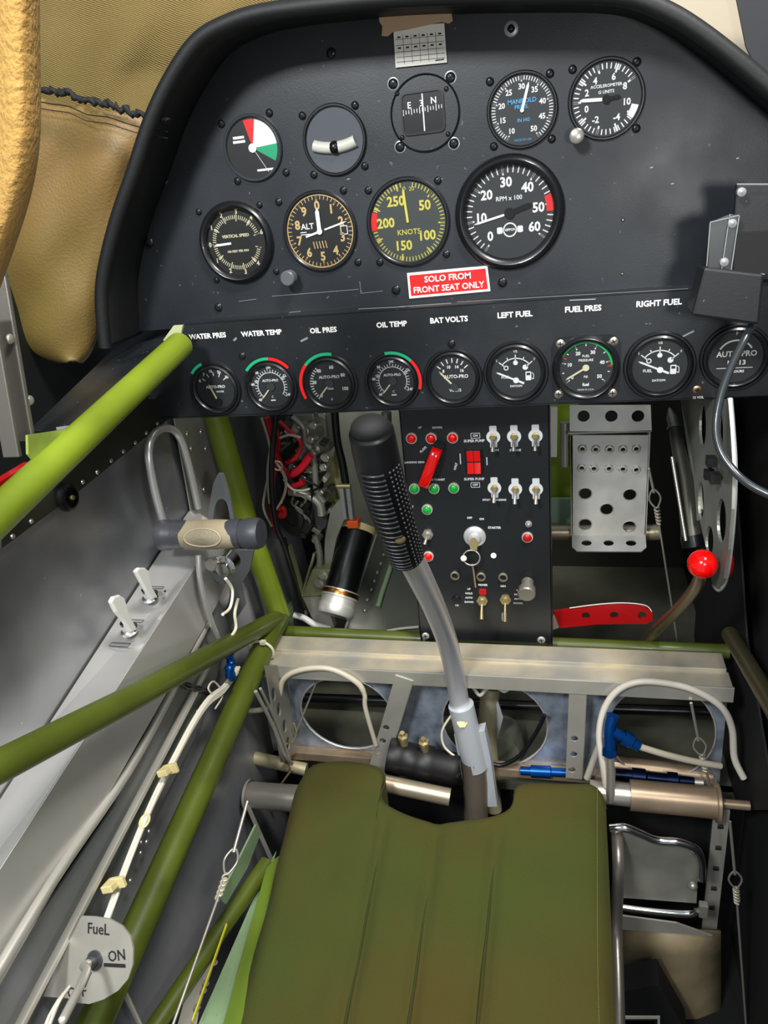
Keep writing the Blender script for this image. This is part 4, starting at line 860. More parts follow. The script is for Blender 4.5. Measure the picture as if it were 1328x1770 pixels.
arm('lower_arm', [[(300, 950), (440, 950), (432, 985), (420, 1005), (425, 1045), (395, 1090), (378, 1092), (350, 1020)], smooth([(392, 1000), (398, 1015), (396, 1040), (382, 1062), (375, 1040), (380, 1010)])], .70)
arm('pivot_arm', [[(300, 952), (330, 955), (400, 985), (400, 1004), (385, 1008)]], .66, .006)
p = A(390, 976, y=.66); m = MB(); m.lathe(p, (0, -1, 0), [(.0125, -.012), (.0125, .004), (.008, .006), (0, .006)], 28); m.lathe(p + V((0, -.006, 0)), (.2, -1, 0), [(.0075, 0), (.0075, .006), (0, .006)], 6); m.build('pivot_bolt', CHR, th)
p = A(368, 975, y=.655); m = MB(); m.lathe(p, (0, -1, .1), [(.0072, -.01), (.0072, .004), (.0055, .006), (0, .006)], 20); m.build('bushing', ALUP, th)
p = A(386, 1080, y=.695); m = MB(); m.ball(p, .004); m.build('rivet', STL, th)
m = MB(); m.tube([A(u, v, x=-.33) for u, v in ((390, 1000), (402, 1020), (398, 1050), (385, 1062))], .0016, 8, 5); tag(m.build('hook_wire', mat('wire_ivory', '#ddd6bd', .4)), 'small curved ivory wire under the throttle pivot', 'wire')
m = MB(); m.tube([A(u, v, x=-.355) for u, v in ((412, 1035), (406, 1060), (408, 1085), (400, 1100))], .0018, 8, 5); tag(m.build('hook_wire', mat('wire_ivory', '#ddd6bd', .4)), 'ivory wire loop just above the sloping olive tube', 'wire')
m = MB(); m.tube([A(u, v, x=-.355) for u, v in ((395, 1130), (400, 1145), (396, 1160), (402, 1172))], lambda t: .0048 + .0012 * math.sin(t * 25), 12, 5); tag(m.build('blue_fitting', BLUF), 'small blue anodised fitting behind the lower olive tube', 'fitting')
# ================================================================== cross beam and bulkhead
cb = thing('cross_beam', 'worn pale alloy beam across the cockpit below the switch panel', 'beam', V((-.1, .72, -.505)))
ZB = -.5
xl, xr = -.358, .160
m = MB(); m.box(((xl + xr) / 2, .731, ZB - .006), (xr - xl, .030, .012)); m.build('rear_angle', BEAMM, cb, bevel=.001)
m = MB(); m.box(((xl + xr) / 2 - .002, .7035, ZB - .010), (xr - xl + .008, .027, .012)); m.build('front_angle', BEAMM, cb, bevel=.001)
m = MB(); m.box(((xl + xr) / 2 - .002, .690, ZB - .013), (xr - xl + .010, .003, .018)); m.build('front_lip', ALUP, cb, bevel=.0005)
YB = .716; FB = frame((0, YB, 0))
def b2(u, v, y=YB): p = A(u, v, y=y); return (p.x, p.z)
def hole(uc, vc, ru, rv, n=36):
    c = b2(uc, vc); a = b2(uc + ru, vc); b = b2(uc, vc - rv); rx = abs(a[0] - c[0]); rz = abs(b[1] - c[1])
    return c, rx, rz, circ(c[0], c[1], rx, n, rz)
bh = thing('bulkhead_web', 'mottled blue grey alloy web with three large oval holes under the beam', 'bulkhead', V((-.1, YB, -.58)))
H = [hole(600, 1232, 80, 62), hole(855, 1250, 92, 74), hole(1142, 1264, 96, 84)]
m = MB(); m.shape([[(xl - .02, -.658), (xr + .003, -.658), (xr + .003, -.512), (xl - .02, -.512)]] + [h[3] for h in H], FB, -.001, .001); m.build('web', ALUK, bh)
for c, rx, rz, lp in H:
    m = MB(); m.tube([V((x, YB - .002, z)) for x, z in lp], .0012, 8, 1, True); m.build('hole_flange', ALUB, bh)
m = MB(); m.box(((xl + xr) / 2, YB - .008, -.652), (xr - xl, .014, .012)); m.build('lower_angle', BRZ, bh, bevel=.001)
def strut(px0, px1, y, w, holes, label):
    p0, p1 = A(*px0, y=y), A(*px1, y=y); s_ = thing('web_stiffener', label, 'stiffener', p1, 'drilled stiffeners in front of the bulkhead web')
    m = MB(); d = (p1 - p0).normalized(); sx = V((0, 1, 0)).cross(d).normalized()
    F = frame(p0, sx if sx.x > 0 else -sx, d); L = (p1 - p0).length
    hl = []
    for u, v in holes:
        q = F.inverted() @ A(u, v, y=y); hl.append(circ(q.x, q.y, .0040, 16))
    zs = 1 if (F.to_3x3() @ V((0, 0, 1))).y < 0 else -1
    m.shape([[(-w / 2, 0), (w / 2, 0), (w / 2, L), (-w / 2, L)]] + hl, F, -.0008, .0008)
    m.box((w / 2, L / 2, -zs * .008), (.0015, L, .016), F); m.build('angle', ALUP, s_)
strut((699, 1172), (652, 1330), .688, .021, [(668, 1257), (662, 1280), (656, 1304)], 'drilled alloy stiffener in front of the web left of the stick')
strut((999, 1190), (992, 1345), .690, .018, [(993, 1276), (992, 1303), (989, 1330)], 'drilled alloy stiffener in front of the web right of the stick')
# drilled side bracket left of the web
m = MB(); sbk = thing('drilled_bracket', 'thin drilled bracket plate at the left end of the beam', 'bracket', A(470, 1230, x=-.34))
fl = frame((-.338, 0, 0), (0, 1, 0), (0, 0, 1))
P = [A(u, v, x=-.338) for u, v in ((458, 1150), (492, 1150), (512, 1300), (486, 1318))]
hl = []
for u, v in ((472, 1200), (481, 1226), (491, 1255), (497, 1285)):
    q = A(u, v, x=-.338); hl.append(circ(q.y, q.z, .0058, 18, .009))
m.shape([[(p.y, p.z) for p in P]] + hl, fl, -.001, .001); m.build('plate', ALUD, sbk)
# black tube and floor patch seen through the holes
m = MB(); m.tube([A(520, 1206, y=.84), A(1260, 1232, y=.84)], .0070, 14, 1); tag(m.build('torque_tube', BLK), 'gloss black tube seen through the holes of the bulkhead web', 'tube')
for u0, v0, u1, v1, l in ((560, 1215, 680, 1290, 'left'), (800, 1225, 935, 1310, 'middle'), (1080, 1220, 1200, 1310, 'right')):
    m = MB(); m.prism([A(u, v, y=.93) for u, v in ((u0, v0), (u1, v0 + 5), (u1, v1), (u0, v1))], (0, .003, 0)); tag(m.build('belly_plate', BRN), 'brown plate seen through the %s hole of the bulkhead web' % l, 'plate')
# ================================================================== stick
XS = -.125
cs = thing('control_stick', 'bent aluminium control stick with a black ribbed hand grip', 'control stick', A(820, 1400, x=XS))
def s3(u, v):
    p = A(u, v, x=XS)
    return p if p.y < .684 else A(u, v, y=.684)
m = MB(); m.tube([s3(798, 1240), s3(789, 1180), s3(775, 1115), s3(752, 1052), s3(725, 995), s3(700, 945)], .0110, 24, 8); m.build('tube', mat('stick_alloy', '#c9c9cc', .34, .5, bump=.03), cs)
# grip: tapered swept sleeve
gp = catmull([s3(702, 962), s3(690, 925), s3(672, 868), s3(656, 812), s3(646, 765), s3(641, 742)], 8)
def gr(t): return .0146 + .0010 * math.sin(t * 3) if .02 < t < .97 else .0134
m = MB(); m.tube(gp, gr, 28, 1); GRM = mat('grip_rubber', '#0b0b0d', .42); grip = m.build('grip', GRM, cs)
# ribs and dimples facing the pilot
n = len(gp); ribs = MB(); dots = MB()
for i in range(23):
    t = .05 + .60 * i / 22; f_ = t * (n - 1); j = int(f_); p = gp[j].lerp(gp[j + 1], f_ - j); d = (gp[j + 1] - gp[j]).normalized()
    vw = (-p).normalized(); vw = (vw - d * vw.dot(d)).normalized(); sd = d.cross(vw); sd = sd if sd.x > 0 else -sd
    rad = gr(t)
    pts = [p + (vw * math.cos(a) + sd * math.sin(a)) * (rad + .0004) for a in [-.95 + .22 * q for q in range(6)]]
    ribs.tube(pts, .0011, 6, 1)
    for a in (.42, .62, .82, 1.02):
        q = p + (vw * math.cos(a) + sd * math.sin(a)) * (rad + .0001) ; dots.ball(q, .0012, nu=8, nv=5)
ribs.build('rib', mat('rib_rubber', '#1b1c1f', .3), grip, kind='stuff'); dots.build('dimple', mat('rib_rubber', '#1b1c1f', .3), grip, kind='stuff')
t = .28; j = int(t * (n - 1)); p = gp[j]; d = (gp[j + 1] - gp[j]).normalized(); vw = (-p).normalized(); vw = (vw - d * vw.dot(d)).normalized()
m = MB(); m.lathe(p + vw * (gr(t) - .001), vw, [(.004, 0), (.0036, .002), (0, .0028)], 14); m.build('set_screw', BRS, grip)
m = MB(); m.ball(gp[-1] + (gp[-1] - gp[-2]).normalized() * .001, .0132, sc=(1, 1, .7)); m.build('grip_cap', BLKM, cs)
# socket
m = MB(); s0, s1 = s3(797, 1218), s3(822, 1325); dd = (s1 - s0).normalized()
m.tube([s0, s1], .0145, 24, 1); m.build('socket_sleeve', mat('socket_grey', '#c3c8cc', .42, .3), cs)
m = MB(); pp = s3(799, 1249); vw = (-pp).normalized(); m.lathe(pp + vw * .0135, vw, [(.0060, 0), (.0060, .005), (0, .005)], 6, 0); m.lathe(pp + vw * .0185, vw, [(.003, 0), (.003, .0012), (0, .0012)], 16); m.build('hex_bolt', BRS, cs)
for sx, pl in ((-1, [(785, 1270), (795, 1265), (812, 1320), (812, 1350), (800, 1352)]), (1, [(826, 1265), (838, 1262), (848, 1310), (860, 1395), (842, 1395), (838, 1330)])):
    m = MB(); m.prism([A(u, v, y=.682) for u, v in pl], (0, .014, 0)); m.build('fork_arm', mat('socket_grey', '#c3c8cc', .42, .3), cs, bevel=.0005)
m = MB(); m.tube([s3(818, 1310), s3(822, 1350), s3(824, 1440)], .0145, 20, 1); m.build('stub_tube', mat('tube_brown_grey', '#85796a', .45, .6, bump=.1), cs)
m = MB(); m.tube([A(u, v, y=.678) for u, v in ((785, 1230), (765, 1262), (768, 1290), (790, 1310))], .0014, 8, 6); m.build('bonding_wire', mat('wire_ivory', '#ddd6bd', .4), cs)
p = A(788, 1335, y=.676); m = MB(); m.lathe(p, (-1, -.6, 0), [(.007, 0), (.007, .006), (.004, .006), (.004, .011), (0, .011)], 6); m.build('pivot_nut', BRS, cs)
# pale second lever behind the stick
sl = thing('elevator_arm', 'pale corroded alloy arm standing right behind the stick socket', 'arm', A(845, 1290, y=.735))
m = MB(); m.tube([A(848, 1190, y=.765), A(843, 1250, y=.750), A(848, 1330, y=.735), A(855, 1400, y=.725)], lambda t: .0125 - .003 * t, 18, 4); m.build('post', mat('arm_pale', '#b3ad8c', .5, .4, bump=.15, bscale=90), sl)
m = MB(); m.prism([A(u, v, y=.752) for u, v in ((862, 1215), (870, 1240), (855, 1300), (835, 1310), (828, 1290), (850, 1220))], (0, .003, 0)); m.build('side_plate', mat('socket_grey', '#c3c8cc', .42, .3), sl)
m = MB(); m.lathe(A(860, 1270, y=.80), (.1, -1, 0), [(.034, 0), (.034, .03), (.028, .04), (.020, .042), (0, .042)], 40); tag(m.build('pale_drum', mat('drum_pale', '#8f9080', .5, .5)), 'pale rounded drum in the middle hole of the web', 'drum')
m = MB(); m.tube([A(u, v, y=.70) for u, v in ((942, 1236), (925, 1270), (900, 1305), (870, 1322), (848, 1320))], .0026, 10, 6); tag(m.build('black_cable', WIREB), 'black cable looping across the middle hole of the web', 'cable')
m = MB(); m.tube([A(u, v, y=.712) for u, v in ((818, 1188), (830, 1202), (842, 1190), (858, 1188), (872, 1195), (882, 1188))], .0022, 8, 4); tag(m.build('frayed_edge', mat('edge_white', '#d8d6c8', .5)), 'torn pale metal edge above the middle hole', 'edge strip')
# black actuator and its tube left of the socket
ac = thing('trim_actuator', 'black cylindrical actuator with brass fittings left of the stick socket', 'actuator', A(735, 1310, y=.68))
a0, a1 = A(672, 1305, y=.675), A(792, 1332, y=.675); ad = a1 - a0
m = MB(); m.lathe(a0, ad, [(0, 0), (.020, 0), (.021, .003), (.021, .016), (.0195, .018), (.0195, .034), (.021, .036), (.021, .052), (.0195, .054), (.0195, .078), (.017, ad.length), (0, ad.length)], 32); m.build('body', mat('actuator_rubber', '#0d0d0e', .5), ac)
for u, v in ((697, 1275), (733, 1285)):
    p = A(u, v, y=.672); m = MB(); m.lathe(p, (0, -.2, 1), [(.005, -.012), (.005, -.002), (.0062, -.002), (.0062, .003), (.003, .004), (.003, .009), (0, .009)], 6); m.build('fitting', BRS, ac)
m = MB(); m.tube([A(655, 1352, y=.64), A(778, 1378, y=.64)], .0098, 18, 1); tag(m.build('cross_tube', mat('tube_ivory_metal', '#b9ac92', .35, .7, bump=.05)), 'short ivory metal tube under the black actuator', 'tube')
# ================================================================== seat cushion
sc_ = thing('seat_cushion', 'olive green padded seat cushion with four sewn channels and a notch for the stick', 'seat cushion', V((-.13, .45, -.62)))
def zs(y): return -.58 - .08 * max(0, (.62 - y)) / .27 if y < .62 else -.58
def sp3(u, v):
    r = A(u, v, z=-1); lo, hi = .3, 1.
    for _ in range(40):
        mdl = (lo + hi) / 2; p = r * mdl
        if p.z > zs(p.y): lo = mdl
        else: hi = mdl
    return r * lo
FR = [(511, 1335), (520, 1318), (540, 1308), (590, 1306), (640, 1310), (660, 1318), (664, 1335), (656, 1352), (658, 1368), (680, 1385), (715, 1400), (760, 1410), (810, 1405), (850, 1400), (878, 1390), (888, 1375), (890, 1355), (900, 1343), (960, 1341), (1020, 1341), (1040, 1347), (1048, 1365)]
fr = [sp3(*q) for q in FR]
LB = [(500, 1380), (478, 1470), (455, 1560), (430, 1650), (398, 1775), (360, 1900)]
RB = [(1050, 1420), (1054, 1500), (1058, 1600), (1062, 1700), (1066, 1780), (1072, 1900)]
lb = [sp3(*q) for q in LB]; rb = [sp3(*q) for q in RB]
# column heads across the front edge, resampled, then straight channels aft
def resample(P, n):
    d = [0]
    for a, b in zip(P, P[1:]): d.append(d[-1] + (b - a).length)
    out = []
    for i in range(n):
        s_ = d[-1] * i / (n - 1); j = 0
        while j < len(P) - 2 and d[j + 1] < s_: j += 1
        out.append(P[j].lerp(P[j + 1], (s_ - d[j]) / max(1e-9, d[j + 1] - d[j])))
    return out
NU, NV = 72, 44
top = resample(catmull(fr, 4), NU + 1)
seams = [(668, 1395, 595, 1775), (757, 1410, 705, 1775), (862, 1400, 825, 1775)]
sx_ = []
for (u0, v0, u1, v1) in seams: sx_.append((sp3(u0, v0), sp3(u1, v1)))
lbr = resample(catmull([fr[0]] + lb, 4), NV + 1); rbr = resample(catmull([fr[-1]] + rb, 4), NV + 1)
rows = []
for i in range(NV + 1):
    t = i / NV; row = []
    for j in range(NU + 1):
        s_ = j / NU
        st_ = lbr[i].lerp(rbr[i], s_)
        base0 = fr[0].lerp(fr[-1], s_)
        w = (1 - t) ** 2.2
        x = (top[j].x - base0.x) * w + st_.x; y = (top[j].y - base0.y) * w + st_.y
        z = zs(y)
        # padding: round off at the sides and front, sink at the seams
        dside = min((x - lbr[i].x), (rbr[i].x - x)); e_ = max(0, 1 - dside / .022); z -= .014 * e_ ** 2.5
        ef = max(0, 1 - (t * .36) / .020); z -= .012 * ef ** 2.5
        for a, b in sx_:
            q = (y - a.y) / (b.y - a.y); xs = a.x + (b.x - a.x) * q
            if y < .575: z -= .0062 * math.exp(-((x - xs) / .0065) ** 2) * min(1, (.575 - y) / .02)
        z += .0016 * math.sin(x * 60 + 1) * math.sin(y * 38) + .0012 * math.sin(x * 23 + y * 90)
        z -= .003 * math.exp(-(((x + .235) / .012) ** 2 + ((y - .50) / .015) ** 2)) + .003 * math.exp(-(((x + .222) / .010) ** 2 + ((y - .41) / .02) ** 2))
        row.append(V((x, y, z)))
    rows.append(row)
m = MB(); m.grid(rows)
skirt = lambda e: m.grid([e, [p + V((0, 0, -.012)) for p in e], [p + V((0, 0, -.045)) for p in e]])
skirt(rows[0]); skirt([r[-1] for r in rows]); skirt([r[0] for r in rows]); m.build('cover', SEATM, sc_)
for a_, b_ in sx_:
    pts = []
    for i in range(3, NV + 1):
        row = rows[i]; y = row[0].y; q = (y - a_.y) / (b_.y - a_.y); xs = a_.x + (b_.x - a_.x) * q
        if y > .57: continue
        pts.append(min(row, key=lambda p: abs(p.x - xs)) * 0 + V((xs, y, min(row, key=lambda p: abs(p.x - xs)).z - .0002)))
    m = MB(); m.tube(pts, .0008, 6, 1); m.build('seam', mat('seam_olive', '#2f340a', .9), sc_)
# piping round the front and right edges and faint stitch lines
m = MB(); m.tube([p + V((0, 0, .0003)) for p in rows[0]][::2], .0012, 8, 2); m.build('piping', mat('piping_dark_olive', '#3c4214', .9), sc_)
def stitch(f, n0, n1, st=1):
    m = MB(); 
    for i in range(n0, n1, st):
        a, b = f(i), f(i + .55)
        if a and b: m.bar(a + V((0, 0, .0006)), b + V((0, 0, .0006)), .0007, .0005, (0, 0, 1))
    return m
def rowp(fi, fj):
    i, j = int(fi), int(fj); return rows[min(i, NV)][min(j, NU)].lerp(rows[min(i + 1, NV)][min(j, NU)], fi - i)
m = stitch(lambda k: rowp(min(k / 4, NV - .01), NU - 3), 4, 4 * NV - 4); m.build('stitching', SEATS, sc_, kind='stuff')
# ================================================================== torque tubes and seat hardware
tl_ = thing('seat_pivot_tube', 'polished steel tube with a washer ending left of the seat cushion', 'tube', A(470, 1378, z=-.635))
a, b = A(432, 1374, y=.64), A(560, 1384, y=.64); d = b - a
m = MB(); m.cyl(a, b, .0158, n=28); m.build('tube', STL, tl_)
m = MB(); m.lathe(a - d.normalized() * .001, -d, [(.0185, -.002), (.0185, .0015), (.016, .002), (0, .002)], 32); m.build('end_washer', ALUP, tl_)
m = MB(); m.bar(A(427, 1390, y=.625), A(472, 1492, y=.60), .003, .004, (0, 1, 0)); m.build('stay', ALUP, tl_)
m = MB(); m.tube([A(440, 1310, y=.70), A(530, 1330, y=.70)], .0085, 16, 1); tag(m.build('ivory_tube', mat('tube_cream_metal', '#c9c09a', .4, .4, bump=.08)), 'thin cream tube above the steel tube left of the seat', 'tube')
# frayed knot on cable
m = MB()
kn_ = [A(498 + 6 * math.sin(i * 1.9), 1278 + i * 4.2, y=.69 + .004 * math.cos(i * 1.9)) for i in range(12)]
m.tube(kn_, .0016, 8, 4); m.tube([A(u, v, y=.69) for u, v in ((505, 1330), (490, 1350), (470, 1380), (480, 1395))], .0014, 8, 4); m.tube([A(u, v, y=.69) for u, v in ((497, 1300), (512, 1270), (508, 1250))], .001, 8, 4)
tag(m.build('cord_knot', mat('cord_brown', '#9a8a62', .8)), 'frayed brown cord knotted round the cream tube', 'cord')
m = MB(); m.tube([A(550, 1172, y=.71), A(500, 1295, y=.695)], .0012, 8, 1); tag(m.build('control_cable', STL), 'thin cable crossing the left hole of the web down to the frayed cord', 'cable')
for k_, pxs, rr_, nm in ((0, ((442, 1195), (470, 1250), (490, 1300), (505, 1320)), .0021, 'left of pair'), (1, ((450, 1190), (478, 1250), (500, 1310)), .0017, 'right of pair')):
    m = MB(); m.tube([A(u, v, x=-.330) for u, v in pxs], rr_, 8, 4); tag(m.build('thin_pipe', ALUP), 'thin alloy pipe behind the lower olive tube, ' + nm, 'pipe')
m = MB(); m.tube([A(u, v, y=.685) for u, v in ((424, 1228), (455, 1226), (480, 1210), (490, 1175), (520, 1158), (570, 1156), (615, 1178), (630, 1200), (632, 1225), (650, 1288))], lambda t: .0034 if t < .75 else .0028, 12, 6); tag(m.build('vent_hose', HOSE), 'pale hose arching over the left hole of the web', 'hose')
# right torque tube with bracket
tr_ = thing('seat_pivot_tube', 'bronze coloured tube with flanged end at the right of the seat', 'tube', A(1160, 1380, y=.66))
a, b = A(1020, 1368, y=.66), A(1243, 1388, y=.66); d = (b - a)
m = MB(); m.cyl(a, a + d * .36, .0125, n=24); m.build('inner_sleeve', STL, tr_)
m = MB(); m.cyl(a + d * .32, b, .0165, n=28); m.build('tube', BRZ, tr_)
m = MB(); m.lathe(b, d, [(.0165, -.004), (.0205, -.003), (.0205, 0), (.016, .002), (0, .002)], 30); m.build('end_flange', BRZ, tr_)
m = MB(); m.cyl(b, b + d.normalized() * .03, .005); m.build('pin', BRZ, tr_)
m = MB(); F = frame(b + V((.004, 0, 0)), (0, 1, 0), (0, 0, 1)); P0, P1 = A(1248, 1400, x=b.x + .004), A(1226, 1605, x=b.x + .004)
m.bar(P0, P1, .003, .016, (1, 0, 0)); br = m.build('hanger_plate', ALUP, tr_)
for i in range(5):
    q = P0.lerp(P1, .12 + i * .17); m = MB(); m.cyl(q + V((-.0028, 0, 0)), q + V((.0028, 0, 0)), .0036); m.build('lightening_hole', BLKM, tr_)
# oval flap pedal/box right of the seat
bx = thing('chrome_hoop_step', 'grey plate framed by a bent chrome rod right of the seat', 'step', A(1140, 1500, y=.60))
yy = .62
m = MB(); m.tube([A(u, v, y=yy) for u, v in ((1055, 1432), (1080, 1431), (1105, 1440), (1135, 1452), (1175, 1456), (1202, 1468), (1213, 1490), (1214, 1520))], .0046, 12, 6); m.build('hoop', CHR, bx)
m = MB(); F = frame((0, yy + .006, 0)); m.shape([[(A(u, v, y=yy + .006).x, A(u, v, y=yy + .006).z) for u, v in ((1065, 1436), (1105, 1446), (1140, 1460), (1190, 1464), (1208, 1490), (1204, 1560), (1070, 1550))]], F, -.001, .001); m.build('plate', ALUD, bx)
m = MB(); m.tube([A(u, v, y=yy) for u, v in ((1060, 1566), (1130, 1575), (1190, 1579), (1206, 1572))], .0044, 12, 5); m.build('lower_rod', CHR, bx)
p = A(1198, 1531, y=yy); m = MB(); m.ball(p, .005); m.build('rivet', STL, bx)
p = A(1216, 1572, y=yy); m = MB(); m.box(p, (.009, .008, .018)); m.build('nut', STL, bx, bevel=.001)
m = MB(); m.tube([A(u, v, x=.047) for u, v in ((1066, 1435), (1069, 1500), (1066, 1600), (1069, 1700), (1072, 1830))], .0062, 14, 4); tag(m.build('seat_frame_tube', mat('frame_tube_grey', '#a39c92', .35, .7, bump=.1, bscale=40)), 'long grey tube hugging the right edge of the seat cushion', 'tube')
m = MB(); m.prism([A(u, v, y=.60) for u, v in ((1072, 1583), (1170, 1596), (1232, 1618), (1072, 1607))], (0, .002, 0)); tag(m.build('light_strap', ALUP), 'pale angled metal strap below the chrome hoop', 'strap')
m = MB(); m.grid([[A(u, v, y=.62 + .02 * (abs(s_) ** 2)) for s_, u in ((-1, 1072), (-.5, 1115), (0, 1160), (.5, 1205), (1, 1245))] for v in (1608, 1650, 1700, 1760, 1830)]); tag(m.build('tan_floor_plate', mat('plate_tan_dirty', '#a39372', .55, .1, bump=.2, bscale=60, col2='#6e624c', vscale=12, speck='#b09a50', speck_amt=.03), solid=.003), 'dirty tan plate at the bottom right below the strap', 'plate')
bb = thing('black_box', 'black box with a white framed label at the bottom right edge of the picture', 'box', A(1120, 1740, y=.57))
m = MB(); m.prism([A(u, v, y=.57) for u, v in ((1076, 1714), (1140, 1702), (1190, 1790), (1190, 1850), (1076, 1850))], (0, .03, 0)); m.build('case', BLKM, bb)
m = MB(); m.prism([A(u, v, y=.568) for u, v in ((1076, 1757), (1141, 1757), (1141, 1800), (1076, 1800))], (0, .001, 0)); m.build('label_border', PAPER, bb); m = MB(); m.prism([A(u, v, y=.567) for u, v in ((1080, 1763), (1137, 1763), (1137, 1800), (1080, 1800))], (0, .001, 0)); m.build('label_field', BLKM, bb)
m = MB(); m.prism([A(u, v, y=.567) for u, v in ((1080, 1765), (1132, 1765), (1132, 1800), (1080, 1800))], (0, .0005, 0)); m.build('label_centre', PAPER, bb)
# cables right
def turnbuckle(px_top, px_mid, px_bot, y, label, x=None):
    A = (lambda u, v, y: globals()['A'](u, v, x=x)) if x is not None else globals()['A']
    c = thing('control_cable', label, 'cable', A(*px_mid, y=y)); A0, A1, A2 = A(*px_top, y=y), A(*px_mid, y=y), A(*px_bot, y=y)
    d = (A2 - A0).normalized(); sd = d.cross(V((0, 1, 0))).normalized()
    m = MB(); m.tube([A0, A1 - d * .014], .0016, 8, 1); m.build('upper_cable', STL, c)
    m = MB(); m.tube([A1 - d * .018 , A1 - d * .012 + sd * .005, A1 - d * .004 + sd * .006, A1 + d * .006, A1 - d * .004 - sd * .006, A1 - d * .012 - sd * .005], .0011, 8, 5, True); m.build('thimble', STL, c)
    m = MB(); m.tube([A1 + d * (.006 + .0011 * i) + (sd * math.cos(i * 1.6) + V((0, 1, 0)) * math.sin(i * 1.6)) * .0026 for i in range(20)], .0012, 7, 3); m.build('wrapped_splice', mat('splice_wire', '#b7b09c', .5, .5), c)
    m = MB(); m.tube([A1 + d * .012, A2], .0013, 8, 1); m.build('lower_cable', STL, c)
turnbuckle((1262, 1420), (1272, 1528), (1292, 1800), .62, 'steel cable with looped splice at far right of the seat')
turnbuckle((1122, 810), (1134, 870), (1172, 1115), .86, 'steel cable with looped splice just right of the drilled rudder pedal')
turnbuckle((428, 1385), (395, 1500), (296, 1780), 0, 'steel cable with wrapped splice left of the seat cushion', -.30)
turnbuckle((1195, 1215), (1212, 1298), (1232, 1372), .685, 'steel cable with splice above the bronze tube')
# left lower floor pieces: olive tube, pale green angle and white panel beside the seat
gl = thing('seat_rail', 'pale green riveted angle rail under the left edge of the seat', 'rail', A(400, 1640, z=-.67))
def zz(u, v, z=-.672): return A(u, v, z=z)
m = MB(); m.prism([zz(u, v) for u, v in ((478, 1470), (462, 1500), (330, 1800), (378, 1800), (420, 1690))], (0, 0, -.002)); m.build('flat', PGR, gl)
m = MB(); m.prism([zz(u, v, -.655) for u, v in ((484, 1478), (462, 1495), (378, 1800), (410, 1800))], (0, 0, -.010)); m.build('upright', mat('rail_olive', '#5d7222', .45), gl)
rv = None
for u, v in ((421, 1545), (410, 1566), (396, 1602), (371, 1664), (356, 1700), (341, 1741), (352, 1712)):
    p = zz(u, v, -.671)
    if rv is None: m = MB(); m.lathe(p, (0, 0, 1), [(.0034, 0), (.0026, .0016), (0, .002)], 12); rv = m.build('rivet', STL, gl); rp = p
    else: dup(rv, p - rp, gl)
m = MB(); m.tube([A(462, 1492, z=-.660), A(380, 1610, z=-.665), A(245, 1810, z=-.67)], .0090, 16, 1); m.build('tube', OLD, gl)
m = MB(); m.bar(A(392, 1598, z=-.652), A(333, 1765, z=-.655), .001, .003, (0, 0, 1)); tag(m.build('yellow_strip', YELT), 'thin yellow strip beside the pale green rail', 'strip')
m = MB(); m.prism([zz(u, v, -.676) for u, v in ((392, 1600), (330, 1690), (290, 1830), (330, 1830), (345, 1740))], (0, 0, -.002)); tag(m.build('grey_wedge', ALUP), 'light grey wedge plate between the olive tube and the pale green rail', 'plate')
m = MB(); m.prism([A(u, v, x=-.325) for u, v in ((440, 1425), (448, 1440), (425, 1500), (388, 1562), (378, 1550), (408, 1490))], (.002, 0, 0)); tag(m.build('pale_gusset', PGR), 'small pale green gusset beside the cable splice left of the seat', 'gusset')
m = MB(); m.tube([A(214, 1712, x=-.365), A(250, 1790, x=-.365)], .0024, 10, 1); tag(m.build('short_rod', ALUP), 'short silver rod below the fuel placard', 'rod')
# blue fittings and hoses right of the seat front
bf = thing('brake_fitting', 'blue anodised tee fitting with a clear hose at the right front of the seat', 'fitting', A(1058, 1280, y=.67))
m = MB(); m.tube([A(1060, 1236, y=.668), A(1054, 1260, y=.664), A(1054, 1296, y=.662)], lambda t: .0068 - .001 * math.sin(t * 3), 16, 5); m.lathe(A(1054, 1292, y=.662), V((0, 0, -1)), [(.0085, 0), (.0085, .008), (.006, .010), (0, .010)], 6); m.build('elbow', BLUF, bf)
m = MB(); q0, q1 = A(1060, 1264, y=.664), A(1104, 1290, y=.664); m.tube([q0, q1], .0058, 14, 1); m.lathe(q0.lerp(q1, .35), q1 - q0, [(.0085, 0), (.0085, .011), (.006, .013), (0, .013)], 6); m.build('side_nut', BLUF, bf)
m = MB(); m.tube([A(u, v, y=y) for u, v, y in ((1104, 1290, .664), (1150, 1304, .67), (1200, 1316, .68), (1246, 1324, .69))], .0036, 12, 5); m.build('clear_hose', HOSE, bf)
m = MB(); m.tube([A(1054, 1308, y=.660), A(1056, 1345, y=.655), A(1055, 1385, y=.65)], .0048, 12, 4); m.build('drop_pipe', STL, bf)
m = MB(); m.tube([A(u, v, y=y) for u, v, y in ((1052, 1385, .655), (1042, 1320, .66), (1036, 1270, .67), (1045, 1225, .68), (1070, 1192, .685), (1110, 1178, .685), (1170, 1184, .685), (1215, 1200, .685), (1250, 1225, .685), (1266, 1260, .685), (1270, 1310, .68), (1286, 1345, .675))], .0036, 12, 6); tag(m.build('white_hose', mat('hose_white', '#c8c1b2', .4)), 'white hose arching over the right hole of the web', 'hose')
m = MB(); m.tube([A(u, v, y=.69) for u, v in ((1015, 1345), (1028, 1310), (1042, 1275))], .0040, 10, 4); tag(m.build('short_hose', mat('hose_white', '#c8c1b2', .4)), 'short pale hose slanting up from the right horn of the seat', 'hose')
m = MB(); m.tube([A(1056, 1322, y=.72), A(1230, 1342, y=.72)], .011, 16, 1); tag(m.build('rear_tube', BRZ), 'rusty tube behind the blue hose line on the right', 'tube')
mc = thing('master_cylinder', 'dark blue line of fittings lying in front of the rusty tube on the right', 'cylinder', A(1130, 1345, y=.69))
